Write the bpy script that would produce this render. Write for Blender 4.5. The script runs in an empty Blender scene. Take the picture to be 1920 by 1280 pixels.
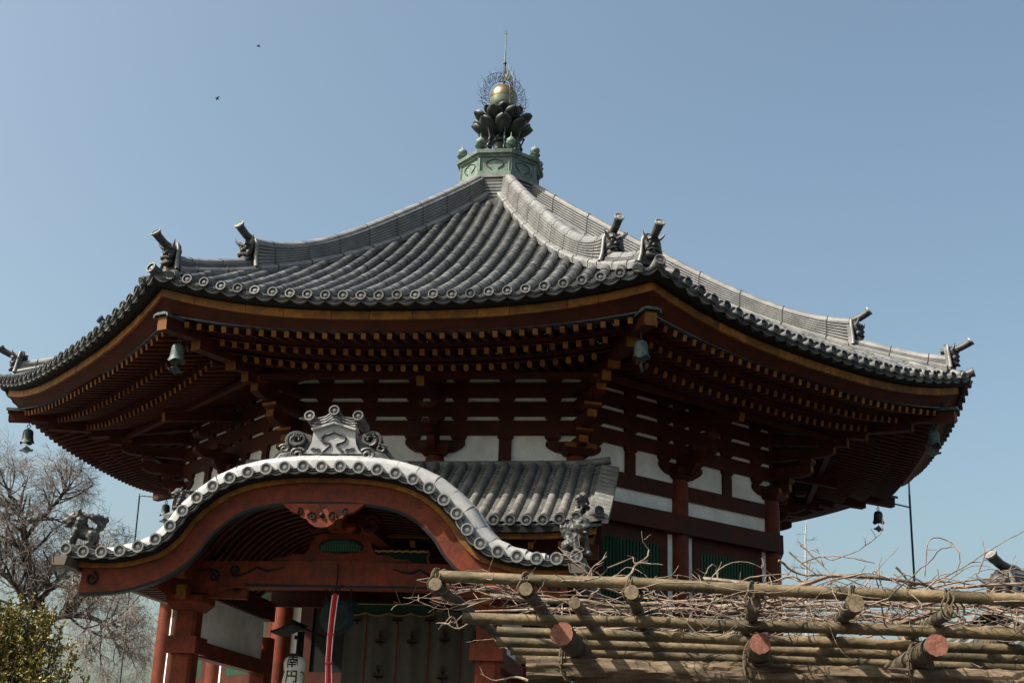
import bpy, math, random
import numpy as np
from mathutils import Vector, Matrix, Quaternion

# ------------------------------------------------------------------ camera, sky, sun, exposure
scene = bpy.context.scene
COL = scene.collection
cam_data = bpy.data.cameras.new('camera')
cam = bpy.data.objects.new('camera', cam_data)
COL.objects.link(cam)
CAM = Vector((5.605, -35.607, 1.6))
yaw, pitch, roll = -0.1405, 0.3298, 0.038
fw = Vector((math.sin(yaw) * math.cos(pitch), math.cos(yaw) * math.cos(pitch), math.sin(pitch)))
rt = Vector((math.cos(yaw), -math.sin(yaw), 0))
up = rt.cross(fw)
r2 = rt * math.cos(roll) + up * math.sin(roll)
u2 = -rt * math.sin(roll) + up * math.cos(roll)
cam.matrix_world = Matrix(((r2.x, u2.x, -fw.x, CAM.x), (r2.y, u2.y, -fw.y, CAM.y), (r2.z, u2.z, -fw.z, CAM.z), (0, 0, 0, 1)))
cam_data.sensor_fit = 'HORIZONTAL'
cam_data.sensor_width = 36
cam_data.lens = 45.18
cam_data.clip_start = 0.1
cam_data.clip_end = 3000
scene.camera = cam

SUN = Vector((-0.78, -0.40, 1.0)).normalized()
sun_el = math.asin(SUN.z)
sun_az = math.atan2(SUN.x, SUN.y)
world = bpy.data.worlds.new('World')
scene.world = world
world.use_nodes = True
wn = world.node_tree
bg = wn.nodes['Background']
sky = wn.nodes.new('ShaderNodeTexSky')
sky.sky_type = 'NISHITA'
sky.sun_disc = False
sky.sun_elevation = sun_el
sky.sun_rotation = sun_az
sky.air_density = 1.0
sky.dust_density = 5.0
sky.ozone_density = 0.8
tint = wn.nodes.new('ShaderNodeMix')
tint.data_type = 'RGBA'
tint.blend_type = 'MULTIPLY'
tint.inputs[0].default_value = 1
tint.inputs[7].default_value = (0.965, 1.02, 0.92, 1)
wn.links.new(sky.outputs[0], tint.inputs[6])
wn.links.new(tint.outputs[2], bg.inputs[0])
bg.inputs[1].default_value = 0.102
sun_data = bpy.data.lights.new('sun', 'SUN')
sun_data.energy = 5.0
sun_data.angle = math.radians(0.5)
sun_data.color = (1.0, 0.94, 0.85)
sun = bpy.data.objects.new('sun', sun_data)
sun.rotation_euler = SUN.to_track_quat('Z', 'Y').to_euler()
sun.location = (-30, -30, 60)
COL.objects.link(sun)
scene.view_settings.view_transform = 'Standard'
scene.view_settings.look = 'None'
scene.view_settings.exposure = 1.0
scene.view_settings.gamma = 1.0
scene.view_settings.use_curve_mapping = False
scene.render.engine = 'CYCLES'
scene.cycles.max_bounces = 6

random.seed(7)
TAU = 2 * math.pi
TN = math.tan(math.pi / 8)
CS = math.cos(math.pi / 8)

# ------------------------------------------------------------------ materials
MATS = {}


def mat(name, col, rough=0.7, var=0.25, scale=3.0, col2=None, rnd=0.0, bump=0.0, bscale=40.0,
        metal=0.0, spec=0.4, stretch=(1, 1, 1), streak=None, mixlow=0.4, mixhigh=0.65):
    if col[0] < 0.7:
        col = tuple(c * 0.8 for c in col)
        col2 = tuple(c * 0.8 for c in col2) if col2 else None
    m = bpy.data.materials.new(name)
    m.use_nodes = True
    nt = m.node_tree
    N, L = nt.nodes, nt.links
    b = N['Principled BSDF']
    b.inputs['Roughness'].default_value = rough
    b.inputs['Metallic'].default_value = metal
    b.inputs['Specular IOR Level'].default_value = spec
    geo = N.new('ShaderNodeNewGeometry')
    mp = N.new('ShaderNodeMapping')
    mp.inputs['Scale'].default_value = stretch
    L.new(geo.outputs['Position'], mp.inputs[0])
    n1 = N.new('ShaderNodeTexNoise')
    n1.inputs['Scale'].default_value = scale
    n1.inputs['Detail'].default_value = 6
    n1.inputs['Roughness'].default_value = 0.65
    L.new(mp.outputs[0], n1.inputs[0])
    rp = N.new('ShaderNodeValToRGB')
    rp.color_ramp.elements[0].position = mixlow
    rp.color_ramp.elements[1].position = mixhigh
    c2 = col2 if col2 else tuple(c * (1 - var) for c in col)
    c1 = col if col2 else tuple(min(1, c * (1 + var)) for c in col)
    rp.color_ramp.elements[0].color = (*c2, 1)
    rp.color_ramp.elements[1].color = (*c1, 1)
    L.new(n1.outputs[0], rp.inputs[0])
    out = rp.outputs[0]
    # fine speckle
    n2 = N.new('ShaderNodeTexNoise')
    n2.inputs['Scale'].default_value = scale * 9
    n2.inputs['Detail'].default_value = 4
    L.new(mp.outputs[0], n2.inputs[0])
    mr = N.new('ShaderNodeMapRange')
    mr.inputs[1].default_value = 0.3
    mr.inputs[2].default_value = 0.7
    mr.inputs[3].default_value = 1 - var * 0.7
    mr.inputs[4].default_value = 1 + var * 0.5
    L.new(n2.outputs[0], mr.inputs[0])
    mu = N.new('ShaderNodeMix')
    mu.data_type = 'RGBA'
    mu.blend_type = 'MULTIPLY'
    mu.inputs[0].default_value = 1
    L.new(out, mu.inputs[6])
    L.new(mr.outputs[0], mu.inputs[7])
    out = mu.outputs[2]
    if rnd:
        oi = N.new('ShaderNodeObjectInfo')
        m2 = N.new('ShaderNodeMapRange')
        m2.inputs[3].default_value = 1 - rnd
        m2.inputs[4].default_value = 1 + rnd
        L.new(oi.outputs['Random'], m2.inputs[0])
        mu2 = N.new('ShaderNodeMix')
        mu2.data_type = 'RGBA'
        mu2.blend_type = 'MULTIPLY'
        mu2.inputs[0].default_value = 1
        L.new(out, mu2.inputs[6])
        L.new(m2.outputs[0], mu2.inputs[7])
        out = mu2.outputs[2]
    L.new(out, b.inputs['Base Color'])
    r2_ = N.new('ShaderNodeMapRange')
    r2_.inputs[3].default_value = max(0.05, rough - 0.12)
    r2_.inputs[4].default_value = min(1, rough + 0.15)
    L.new(n1.outputs[0], r2_.inputs[0])
    L.new(r2_.outputs[0], b.inputs['Roughness'])
    if bump:
        n3 = N.new('ShaderNodeTexNoise')
        n3.inputs['Scale'].default_value = bscale
        n3.inputs['Detail'].default_value = 5
        L.new(mp.outputs[0], n3.inputs[0])
        bp = N.new('ShaderNodeBump')
        bp.inputs['Strength'].default_value = bump
        bp.inputs['Distance'].default_value = 0.02
        L.new(n3.outputs[0], bp.inputs['Height'])
        L.new(bp.outputs[0], b.inputs['Normal'])
    MATS[name] = m
    return m


TILE = mat('roof_tile_clay', (0.165, 0.163, 0.153), 0.46, 0.4, 3.0, col2=(0.055, 0.057, 0.055), rnd=0.4, bump=0.15, bscale=60)
TILE_EV = mat('eave_disc_clay', (0.095, 0.095, 0.092), 0.55, 0.35, 6.0, col2=(0.05, 0.051, 0.05), rnd=0.3, bump=0.2, bscale=60)
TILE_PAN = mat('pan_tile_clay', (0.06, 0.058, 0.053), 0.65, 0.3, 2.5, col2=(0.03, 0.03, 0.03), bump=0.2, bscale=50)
TILE_NEW = mat('porch_tile_clay', (0.25, 0.245, 0.23), 0.45, 0.2, 3.0, col2=(0.145, 0.145, 0.142), rnd=0.1, bump=0.05)
TILE_SV = mat('silvered_verge_clay', (0.41, 0.40, 0.385), 0.38, 0.15, 3.0, col2=(0.29, 0.29, 0.285), rnd=0.08, bump=0.04, spec=0.6)
TILE_DK = mat('ornament_clay', (0.068, 0.066, 0.062), 0.5, 0.4, 8.0, col2=(0.024, 0.024, 0.024), bump=0.2, bscale=50)
TILE_OLD = mat('old_tile_clay', (0.21, 0.20, 0.175), 0.6, 0.3, 3.5, col2=(0.11, 0.108, 0.10), rnd=0.2, bump=0.2)
MORTAR = mat('dark_ridge_band_clay', (0.045, 0.045, 0.045), 0.9, 0.2, 5)  # dark colour of the thin bands across the ridges
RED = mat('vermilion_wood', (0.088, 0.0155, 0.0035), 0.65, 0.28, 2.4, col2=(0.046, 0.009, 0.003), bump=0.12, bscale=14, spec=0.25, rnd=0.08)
RED_BR = mat('porch_vermilion_wood', (0.215, 0.034, 0.0065), 0.62, 0.32, 3.5, col2=(0.10, 0.017, 0.0045), bump=0.12, bscale=14, spec=0.25)  # brighter than the hall red, used for the porch timber
RED_PT = mat('sun_lightened_post_wood', (0.19, 0.030, 0.0055), 0.6, 0.25, 2.5, col2=(0.105, 0.018, 0.0045), bump=0.12, bscale=14, spec=0.25)  # beam red lightened; sunlight on some posts is put into the colour
YEL = mat('ochre_end_paint', (0.30, 0.12, 0.015), 0.7, 0.35, 5.0, col2=(0.17, 0.06, 0.010), rnd=0.38, spec=0.25)
YEL_BD = mat('ochre_edge_board', (0.34, 0.135, 0.015), 0.65, 0.35, 4.0, col2=(0.16, 0.058, 0.010), rnd=0.25, spec=0.25)
WHITE = mat('white_plaster', (0.84, 0.84, 0.80), 0.85, 0.08, 1.6, col2=(0.66, 0.65, 0.60), bump=0.05)
GREEN = mat('green_painted_slat', (0.010, 0.085, 0.040), 0.6, 0.2, 4.0)
BLACK = mat('near_black_wood', (0.012, 0.011, 0.010), 0.7, 0.2, 4.0, spec=0.15)  # plain near-black for battens, window backing and lantern roof
BLKP = mat('black_carved_line', (0.010, 0.012, 0.012), 0.6, 0.2, 4.0, spec=0.2)
COPPER = mat('green_copper_patina', (0.20, 0.285, 0.23), 0.6, 0.2, 4.0, col2=(0.10, 0.135, 0.11), bump=0.1, spec=0.4)
COPPER_DK = mat('dark_copper_patina', (0.030, 0.042, 0.034), 0.5, 0.35, 5.0, col2=(0.013, 0.017, 0.015), spec=0.5)
COPPER_BELL = mat('bell_bronze_patina', (0.095, 0.145, 0.125), 0.55, 0.3, 9.0, col2=(0.035, 0.055, 0.05), spec=0.4)
BRONZE = mat('polished_bronze', (0.32, 0.24, 0.13), 0.32, 0.3, 4.0, col2=(0.26, 0.20, 0.12), metal=0.85)
STONE = mat('podium_stone', (0.20, 0.19, 0.17), 0.85, 0.2, 2.0, bump=0.3)
GRAVEL = mat('low_bounce_gravel', (0.055, 0.05, 0.043), 0.95, 0.25, 1.0, bump=0.5, bscale=60)  # unseen ground, darkened to cut bounce light under the eaves
BAMBOO = mat('weathered_bamboo_pole', (0.225, 0.158, 0.085), 0.65, 0.45, 6.0, col2=(0.065, 0.052, 0.027), bump=0.2, stretch=(0.5, 1, 1), spec=0.3, rnd=0.12)
BARK = mat('rough_log_wood', (0.24, 0.175, 0.115), 0.9, 0.45, 7.0, col2=(0.07, 0.05, 0.033), bump=1.0, bscale=22, stretch=(0.18, 1, 1), spec=0.2)
BARKY = mat('grey_brown_log_bark', (0.155, 0.125, 0.085), 0.85, 0.35, 6.0, col2=(0.055, 0.045, 0.032), bump=0.6, bscale=30, spec=0.2)
ENDW = mat('cut_log_end_wood', (0.27, 0.205, 0.12), 0.8, 0.4, 16.0, col2=(0.13, 0.095, 0.055), bump=0.2)
PINKW = mat('red_painted_log_end', (0.37, 0.15, 0.10), 0.85, 0.4, 14.0, col2=(0.20, 0.075, 0.05), bump=0.2)
ROPE = mat('hemp_rope', (0.13, 0.095, 0.06), 0.9, 0.3, 30)
VINE = mat('wisteria_bark', (0.33, 0.25, 0.19), 0.8, 0.35, 9.0, col2=(0.14, 0.10, 0.075), bump=0.3, spec=0.2)
TBARK = mat('tree_bark', (0.085, 0.068, 0.055), 0.9, 0.3, 5.0, col2=(0.04, 0.032, 0.028), bump=0.5)
TWIG = mat('bare_twig_bark', (0.36, 0.31, 0.27), 0.85, 0.3, 5.0, col2=(0.19, 0.16, 0.14))
REDROPE = mat('red_cotton_cloth', (0.58, 0.018, 0.02), 0.8, 0.1, 5)
WHITEROPE = mat('white_cotton_cloth', (0.78, 0.74, 0.74), 0.8, 0.06, 5)
PAPER = mat('lantern_paper', (0.80, 0.76, 0.66), 0.75, 0.06, 6)
INK = mat('black_ink', (0.012, 0.012, 0.012), 0.6, 0.1, 5)
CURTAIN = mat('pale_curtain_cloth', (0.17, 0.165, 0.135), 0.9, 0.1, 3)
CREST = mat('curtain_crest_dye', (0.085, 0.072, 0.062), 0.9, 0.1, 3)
REDTRIM = mat('curtain_red_trim', (0.25, 0.04, 0.03), 0.9, 0.1, 3)
DGREEN = mat('dark_green_brocade', (0.02, 0.075, 0.05), 0.8, 0.3, 20)
GOLD = mat('dull_gold_trim', (0.50, 0.32, 0.09), 0.4, 0.25, 20, metal=0.5)
GONG = mat('aged_gong_bronze', (0.022, 0.034, 0.033), 0.8, 0.25, 8, metal=0.0, spec=0.12)
STEEL = mat('dark_blue_cable_paint', (0.035, 0.055, 0.085), 0.5, 0.1, 3)
GUTTER = mat('grey_brown_gutter_copper', (0.12, 0.095, 0.075), 0.6, 0.2, 4)
BIRD = mat('bird_feathers', (0.03, 0.03, 0.03), 0.8, 0.1, 3)


def leaf_mat():
    m = bpy.data.materials.new('shrub_leaf')
    m.use_nodes = True
    nt = m.node_tree
    b = nt.nodes['Principled BSDF']
    b.inputs['Roughness'].default_value = 0.5
    geo = nt.nodes.new('ShaderNodeNewGeometry')
    rp = nt.nodes.new('ShaderNodeValToRGB')
    e = rp.color_ramp.elements
    e[0].color = (0.04, 0.045, 0.008, 1)
    e[1].color = (0.29, 0.20, 0.016, 1)
    x = rp.color_ramp.elements.new(0.55)
    x.color = (0.15, 0.125, 0.014, 1)
    nt.links.new(geo.outputs['Random Per Island'], rp.inputs[0])
    nt.links.new(rp.outputs[0], b.inputs['Base Color'])
    return m


LEAF = leaf_mat()


# ------------------------------------------------------------------ mesh builder
class MB:
    def __init__(self):
        self.v, self.f, self.m = [], [], []

    def add(self, vs, fs, mi=0):
        o = len(self.v)
        self.v.extend([tuple(x) for x in vs])
        for k, f in enumerate(fs):
            self.f.append(tuple(i + o for i in f))
            self.m.append(mi[k] if isinstance(mi, (list, tuple)) else mi)
        return self

    def box(self, c, s, mi=0, M=None):
        x, y, z = s[0] / 2, s[1] / 2, s[2] / 2
        vs = [Vector((a * x, b * y, d * z)) for d in (-1, 1) for b in (-1, 1) for a in (-1, 1)]
        c = Vector(c)
        vs = [(M @ q if M else q) + c for q in vs]
        # order: 0 --,1 +-,2 -+,3 ++ (z-) 4..7 (z+)
        fs = [(0, 2, 3, 1), (4, 5, 7, 6), (0, 1, 5, 4), (2, 6, 7, 3), (0, 4, 6, 2), (1, 3, 7, 5)]
        return self.add(vs, fs, mi)

    def b6(self, x0, x1, y0, y1, z0, z1, mi=0):
        return self.box(((x0 + x1) / 2, (y0 + y1) / 2, (z0 + z1) / 2), (abs(x1 - x0), abs(y1 - y0), abs(z1 - z0)), mi)

    def bar(self, p0, p1, w, h, mi=0, end=None, upv=(0, 0, 1)):
        """rectangular bar p0->p1; end = material index of the p1 face"""
        p0, p1 = Vector(p0), Vector(p1)
        d = (p1 - p0).normalized()
        s = d.cross(Vector(upv))
        if s.length < 1e-5:
            s = Vector((1, 0, 0))
        s.normalize()
        t = s.cross(d)
        vs = []
        for p in (p0, p1):
            for a, b in ((-1, -1), (1, -1), (1, 1), (-1, 1)):
                vs.append(p + s * (a * w / 2) + t * (b * h / 2))
        fs = [(3, 2, 1, 0), (4, 5, 6, 7), (0, 1, 5, 4), (1, 2, 6, 5), (2, 3, 7, 6), (3, 0, 4, 7)]
        e = mi if end is None else end
        return self.add(vs, fs, [mi, e, mi, mi, mi, mi])

    def tube(self, path, rad, n=6, mi=0, caps=True, capmi=None):
        path = [Vector(p) for p in path]
        if not isinstance(rad, (list, tuple)):
            rad = [rad] * len(path)
        t0 = (path[1] - path[0]).normalized()
        ref = Vector((0, 0, 1)) if abs(t0.z) < 0.9 else Vector((1, 0, 0))
        s = t0.cross(ref).normalized()
        vs = []
        k = len(path)
        for i, p in enumerate(path):
            a = path[max(0, i - 1)]
            b = path[min(k - 1, i + 1)]
            t = (b - a)
            if t.length < 1e-9:
                t = t0
            t = t.normalized()
            s = (s - t * s.dot(t))
            if s.length < 1e-6:
                s = t.orthogonal()
            s.normalize()
            w = t.cross(s)
            for j in range(n):
                an = TAU * j / n
                vs.append(p + (s * math.cos(an) + w * math.sin(an)) * rad[i])
        fs = []
        for i in range(k - 1):
            for j in range(n):
                j2 = (j + 1) % n
                fs.append((i * n + j, i * n + j2, (i + 1) * n + j2, (i + 1) * n + j))
        mm = [mi] * len(fs)
        if caps:
            fs.append(tuple(range(n - 1, -1, -1)))
            fs.append(tuple((k - 1) * n + j for j in range(n)))
            mm += [mi if capmi is None else capmi] * 2
        return self.add(vs, fs, mm)

    def lathe(self, prof, n=16, M=None, mi=0, a0=0.0):
        vs = []
        for r, z in prof:
            for j in range(n):
                a = a0 + TAU * j / n
                q = Vector((r * math.cos(a), r * math.sin(a), z))
                vs.append(M @ q if M else q)
        fs = []
        for i in range(len(prof) - 1):
            for j in range(n):
                j2 = (j + 1) % n
                fs.append((i * n + j, i * n + j2, (i + 1) * n + j2, (i + 1) * n + j))
        fs.append(tuple(range(n - 1, -1, -1)))
        fs.append(tuple((len(prof) - 1) * n + j for j in range(n)))
        return self.add(vs, fs, mi)

    def prism(self, outline, to3, dvec, mi=0, side=None):
        """outline 2D list -> to3(x,y) point, extruded by dvec"""
        dvec = Vector(dvec)
        a = [Vector(to3(*p)) for p in outline]
        n = len(a)
        vs = a + [p + dvec for p in a]
        fs = [tuple(range(n)), tuple(range(2 * n - 1, n - 1, -1))]
        for i in range(n):
            j = (i + 1) % n
            fs.append((i, i + n, j + n, j))
        sm = mi if side is None else side
        return self.add(vs, fs, [mi, mi] + [sm] * n)

    def loft(self, rings, mi=0, closed=True, caps=True):
        n = len(rings[0])
        vs = [p for r in rings for p in r]
        fs = []
        for i in range(len(rings) - 1):
            for j in range(n if closed else n - 1):
                j2 = (j + 1) % n
                fs.append((i * n + j, i * n + j2, (i + 1) * n + j2, (i + 1) * n + j))
        if caps and closed:
            fs.append(tuple(range(n - 1, -1, -1)))
            fs.append(tuple((len(rings) - 1) * n + j for j in range(n)))
        return self.add(vs, fs, mi)

    def ball(self, c, r, n=8, mi=0, M=None, sc=(1, 1, 1)):
        c = Vector(c)
        vs = []
        m = max(4, n // 2 + 1)
        for i in range(1, m):
            th = math.pi * i / m
            for j in range(n):
                a = TAU * j / n
                q = Vector((math.sin(th) * math.cos(a) * r * sc[0], math.sin(th) * math.sin(a) * r * sc[1], math.cos(th) * r * sc[2]))
                vs.append(c + (M @ q if M else q))
        q1, q2 = Vector((0, 0, r * sc[2])), Vector((0, 0, -r * sc[2]))
        vs += [c + (M @ q1 if M else q1), c + (M @ q2 if M else q2)]
        fs = []
        for i in range(m - 2):
            for j in range(n):
                j2 = (j + 1) % n
                fs.append((i * n + j, (i + 1) * n + j, (i + 1) * n + j2, i * n + j2))
        T, B = len(vs) - 2, len(vs) - 1
        for j in range(n):
            j2 = (j + 1) % n
            fs.append((T, j, j2))
            fs.append((B, (m - 2) * n + j2, (m - 2) * n + j))
        return self.add(vs, fs, mi)

    def mesh(self, name, mats, smooth=False, angle=40):
        me = bpy.data.meshes.new(name)
        me.from_pydata(self.v, [], self.f)
        for m in (mats if isinstance(mats, (list, tuple)) else [mats]):
            me.materials.append(m)
        if any(self.m):
            me.polygons.foreach_set('material_index', self.m)
        if smooth:
            me.polygons.foreach_set('use_smooth', [True] * len(me.polygons))
            me.set_sharp_from_angle(angle=math.radians(angle))
        me.update()
        return me

    def build(self, name, mats, parent=None, M=None, smooth=False, angle=40):
        return put(self.mesh(name, mats, smooth, angle), name, parent, M)


def put(me, name, parent=None, M=None):
    o = bpy.data.objects.new(name, me)
    COL.objects.link(o)
    if parent is not None:
        o.parent = parent
    if M is not None:
        o.matrix_basis = M
    return o


def empty(name, label, cat, loc=(0, 0, 0), group=None):
    o = bpy.data.objects.new(name, None)
    o.empty_display_size = 0.3
    COL.objects.link(o)
    o.location = loc
    return tag(o, label, cat, group)


def tag(o, label=None, cat=None, group=None, kind=None):
    if label:
        o['label'] = label
    if cat:
        o['category'] = cat
    if group:
        o['group'] = group
    if kind:
        o['kind'] = kind
    return o


def RZ(k):
    return Matrix.Rotation(math.radians(45) * k, 4, 'Z')


def TR(x, y, z):
    return Matrix.Translation((x, y, z))


def frame(o, x, y, z):
    """matrix with given axes and origin"""
    return Matrix(((x[0], y[0], z[0], o[0]), (x[1], y[1], z[1], o[1]), (x[2], y[2], z[2], o[2]), (0, 0, 0, 1)))


# ------------------------------------------------------------------ ground
gm = MB().add([(-1500, -1500, 0), (1500, -1500, 0), (1500, 1500, 0), (-1500, 1500, 0)], [(0, 1, 2, 3)])
tag(gm.build('ground', GRAVEL), 'unseen gravel ground around the hall, kept dark to cut bounce light', 'ground', kind='structure')
pod = MB()
pod.lathe([(11.0, 0.004), (11.0, 0.2), (10.7, 0.2), (10.7, 1.25), (10.9, 1.25), (10.9, 1.42)], 8, None, 0, math.pi / 8)
pod.b6(-4.6, 4.6, -16.2, -9.8, 0.004, 1.40)
for i in range(7):
    pod.b6(-2.4, 2.4, -16.2 - 0.32 * (7 - i), -16.2 - 0.32 * (6 - i) + 0.02, 0.004, 0.18 * (i + 1) - 0.02)
tag(pod.build('stone_podium', STONE), 'stone platform under the octagonal hall', 'podium', kind='structure')

# ------------------------------------------------------------------ temple hall: roof geometry functions
hall = empty('temple_hall', 'octagonal red and white temple hall with a curved grey tiled roof', 'temple', (0, 0, 0))
_r = np.array([1.1, 2, 3, 4, 5, 6, 7, 8, 9, 10, 11, 12, 13, 13.45])
_z = np.array([18.2, 17.48, 16.72, 15.98, 15.29, 14.65, 14.05, 13.49, 12.97, 12.49, 12.06, 11.67, 11.33, 11.19])
_pz = np.polyfit(_r, _z, 4)


def zh(r):
    return float(np.polyval(_pz, r))


def rise(d):
    return 0.62 * max(0.0, (d - 1.2) / 11.2) ** 3


def lat(u, d):
    return min(1.06, abs(u) / (d * TN)) ** 2.6


def zs(u, d):
    return zh(d / CS) - rise(d) * (1 - lat(u, d))


PITCH = 0.3646
DE = 12.42


def roof_mesh():
    mb = MB()
    d0s = np.arange(DE, 1.25, -0.15)
    cols = [(-13.5 + i) * PITCH for i in range(27)]
    cols = [-99] + [c + PITCH / 2 for c in cols] + [99]
    for ri in range(len(d0s) - 1):
        da, db = d0s[ri], d0s[ri + 1]
        wa, wb = da * TN + 0.01, db * TN + 0.01
        for ci in range(len(cols) - 1):
            a0, a1 = max(cols[ci], -wa), min(cols[ci + 1], wa)
            b0, b1 = max(cols[ci], -wb), min(cols[ci + 1], wb)
            if a1 - a0 < 0.005:
                continue
            if b1 < b0:
                b0 = b1 = (b0 + b1) / 2
                b0 = b1 = max(-wb, min(wb, b0))
            vs = []
            S = 4
            jit = random.uniform(-0.006, 0.008)
            for (x0, x1, d, dz) in ((a0, a1, da, 0.022 + jit), (b0, b1, db, 0.0)):
                for s in range(S + 1):
                    f = s / S
                    u = x0 + (x1 - x0) * f
                    sag = 0.055 * math.sin(math.pi * f) if (x1 - x0) > 0.1 else 0
                    vs.append((u, -d, zs(u, d) - sag + dz))
            for s in range(S + 1):
                f = s / S
                u = a0 + (a1 - a0) * f
                vs.append((u, -da, vs[s][2] - 0.028))
            fs = []
            for s in range(S):
                fs.append((s, s + 1, S + 1 + s + 1, S + 1 + s))
                fs.append((2 * S + 2 + s, 2 * S + 2 + s + 1, s + 1, s))
            mb.add(vs, fs)
    return mb.mesh('roof_face', TILE_PAN)


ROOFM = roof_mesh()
SEG = 0.345


def cover_mesh(n=8):
    """half-round cover tile, length SEG along local -y (down slope is -y), slightly fatter at the low end"""
    mb = MB()
    vs = []
    for y, r in ((0.0, 0.096), (-SEG * 0.93, 0.099), (-SEG - 0.004, 0.100)):
        for j in range(n + 1):
            a = math.pi * j / n
            vs.append((r * math.cos(a), y, r * math.sin(a) * 1.05))
        vs.append((-r, y, -0.07))
        vs.append((r, y, -0.07))
    N = n + 3
    fs = []
    for i in range(2):
        for j in range(N):
            j2 = (j + 1) % N
            fs.append((i * N + j, i * N + j2, (i + 1) * N + j2, (i + 1) * N + j))
    fs.append(tuple(2 * N + j for j in range(N)))
    mb.add(vs, fs)
    return mb


COVER = cover_mesh()
COVERM = COVER.mesh('cover_tile', TILE, True, 35)


def disc_mesh(R=0.104, L=0.2):
    """round eave tile end facing -y: barrel with raised rim and boss"""
    mb = MB()
    M = Matrix.Rotation(math.radians(90), 4, 'X')  # z -> -y
    mb.lathe([(R * 0.9, -L), (R * 0.92, -0.01), (R, -0.008), (R, 0.028), (R * 0.76, 0.028), (R * 0.70, -0.004), (R * 0.42, -0.004), (R * 0.34, 0.008), (R * 0.1, 0.012)], 18, M)
    return mb


DISCM = disc_mesh().mesh('eave_disc_tile', TILE_EV, True, 30)


def lip_mesh(w=PITCH, t=0.03, depth=0.13, sag=0.062, layers=3):
    """hanging crescent ends of the pan tiles between two discs, facing -y"""
    mb = MB()
    S = 8
    for l in range(layers):
        y0 = 0.0 + l * 0.028
        z0 = 0.028 - l * 0.030
        vs = []
        for y in (-y0 * 0 - 0.03 + l * 0.02, 0.22):
            for zo in (0, -t * (1.5 if l == layers - 1 else 0.7)):
                for s in range(S + 1):
                    f = s / S
                    u = (f - 0.5) * w * 0.98
                    vs.append((u, y, z0 - sag * math.sin(math.pi * f) + zo))
        n = S + 1
        fs = []
        for s in range(S):
            fs += [(s, s + 1, n + s + 1, n + s)[::-1], (s, s + 1, 2 * n + s + 1, 2 * n + s),
                   (n + s, n + s + 1, 3 * n + s + 1, 3 * n + s)[::-1]]
        mb.add(vs, fs)
    return mb


LIPM = lip_mesh().mesh('eave_pan_tile', TILE)


def slope_frame(u, d, lift=0.02):
    e = 0.02
    dz = (zs(u, d - e) - zs(u, d + e)) / (2 * e)  # rise per inward metre
    ax = Vector((0, 1, dz)).normalized()  # inward/up slope is +y
    xx = Vector((1, 0, 0))
    zz = xx.cross(ax)
    return frame((u, -d, zs(u, d) + lift), xx, ax, zz), 1 / math.sqrt(1 + dz * dz)


# list of tile placements on one face (d of lower end, matrix)
tiles = []
for i in range(-13, 14):
    u = i * PITCH
    dtop = max(1.75, (abs(u) + 0.30) / TN)
    d = DE - 0.16
    while d > dtop:
        # object origin is the upper end
        dd = d
        M, c = slope_frame(u, dd - SEG * 0.45)
        M2, c2 = slope_frame(u, max(dtop, dd - SEG * c))
        M = frame(M2.translation, (1, 0, 0), M.col[1][:3], M.col[2][:3])
        M = M @ Matrix.Rotation(random.gauss(0, 0.010), 4, 'Z') @ TR(random.gauss(0, 0.004), 0, random.gauss(0, 0.004))
        tiles.append((dd, u, M))
        d -= SEG * c
tiles.sort(key=lambda t: -t[0])


def stuff_from(meshlist):
    """join a list of (MB, matrix) into one MB"""
    out = MB()
    for mb, M in meshlist:
        out.add([M @ Vector(v) for v in mb.v], mb.f, mb.m)
    return out


VIS = (0, 1, -1)
rest_near = stuff_from([(COVER, t[2]) for t in tiles[290:]])
rest_all = stuff_from([(COVER, t[2]) for t in tiles]).mesh('cover_tile_rows', TILE, True, 35)
DISC = disc_mesh()
LIP = lip_mesh()
disc_places = []
for i in range(-13, 14):
    u = i * PITCH
    M, c = slope_frame(u, DE)
    disc_places.append(TR(u + random.gauss(0, 0.006), -DE - random.uniform(0, 0.015), zs(u, DE) + 0.03 + random.gauss(0, 0.005)) @ Matrix.Rotation(math.radians(-8 + random.gauss(0, 2.5)), 4, 'X') @ Matrix.Rotation(random.gauss(0, 0.03), 4, 'Z'))
lip_places = []
for i in range(-14, 14):
    u = (i + 0.5) * PITCH
    sl = (zs(u + 0.15, DE) - zs(u - 0.15, DE)) / 0.3
    lip_places.append(TR(u, -DE + 0.03, zs(u, DE) - 0.01) @ Matrix.Rotation(-math.atan(sl), 4, 'Y'))
eave_rest = stuff_from([(DISC, M) for M in disc_places] + [(LIP, M) for M in lip_places]).mesh('eave_tile_edge', TILE, True, 30)
NAMES = {0: 'front', 1: 'right', -1: 'left'}
for k in range(-3, 5):
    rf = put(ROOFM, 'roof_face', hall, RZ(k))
    if k == 0:
        for t in tiles[:290]:
            put(COVERM, 'cover_tile', rf, t[2])
        tag(rest_near.build('cover_tile_rows', TILE, rf, None, True, 35), kind='stuff')
    elif k in (1, 2, -1, -2):
        tag(put(rest_all, 'cover_tile_rows', rf), kind='stuff')
    if k in VIS:
        for M in disc_places:
            put(DISCM, 'eave_disc_tile', rf, M)
        for M in lip_places:
            put(LIPM, 'eave_pan_tile', rf, M)
    else:
        tag(put(eave_rest, 'eave_tile_edge', rf), kind='stuff')


# ------------------------------------------------------------------ ridges
_rt = np.array([1.2, 2.43, 3.93, 5.7, 7.15, 8.6, 9.7, 10.6])
_zt = np.array([18.88, 17.95, 16.88, 15.62, 14.66, 13.80, 13.30, 13.06])
_pt = np.polyfit(_rt, _zt, 4)


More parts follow.
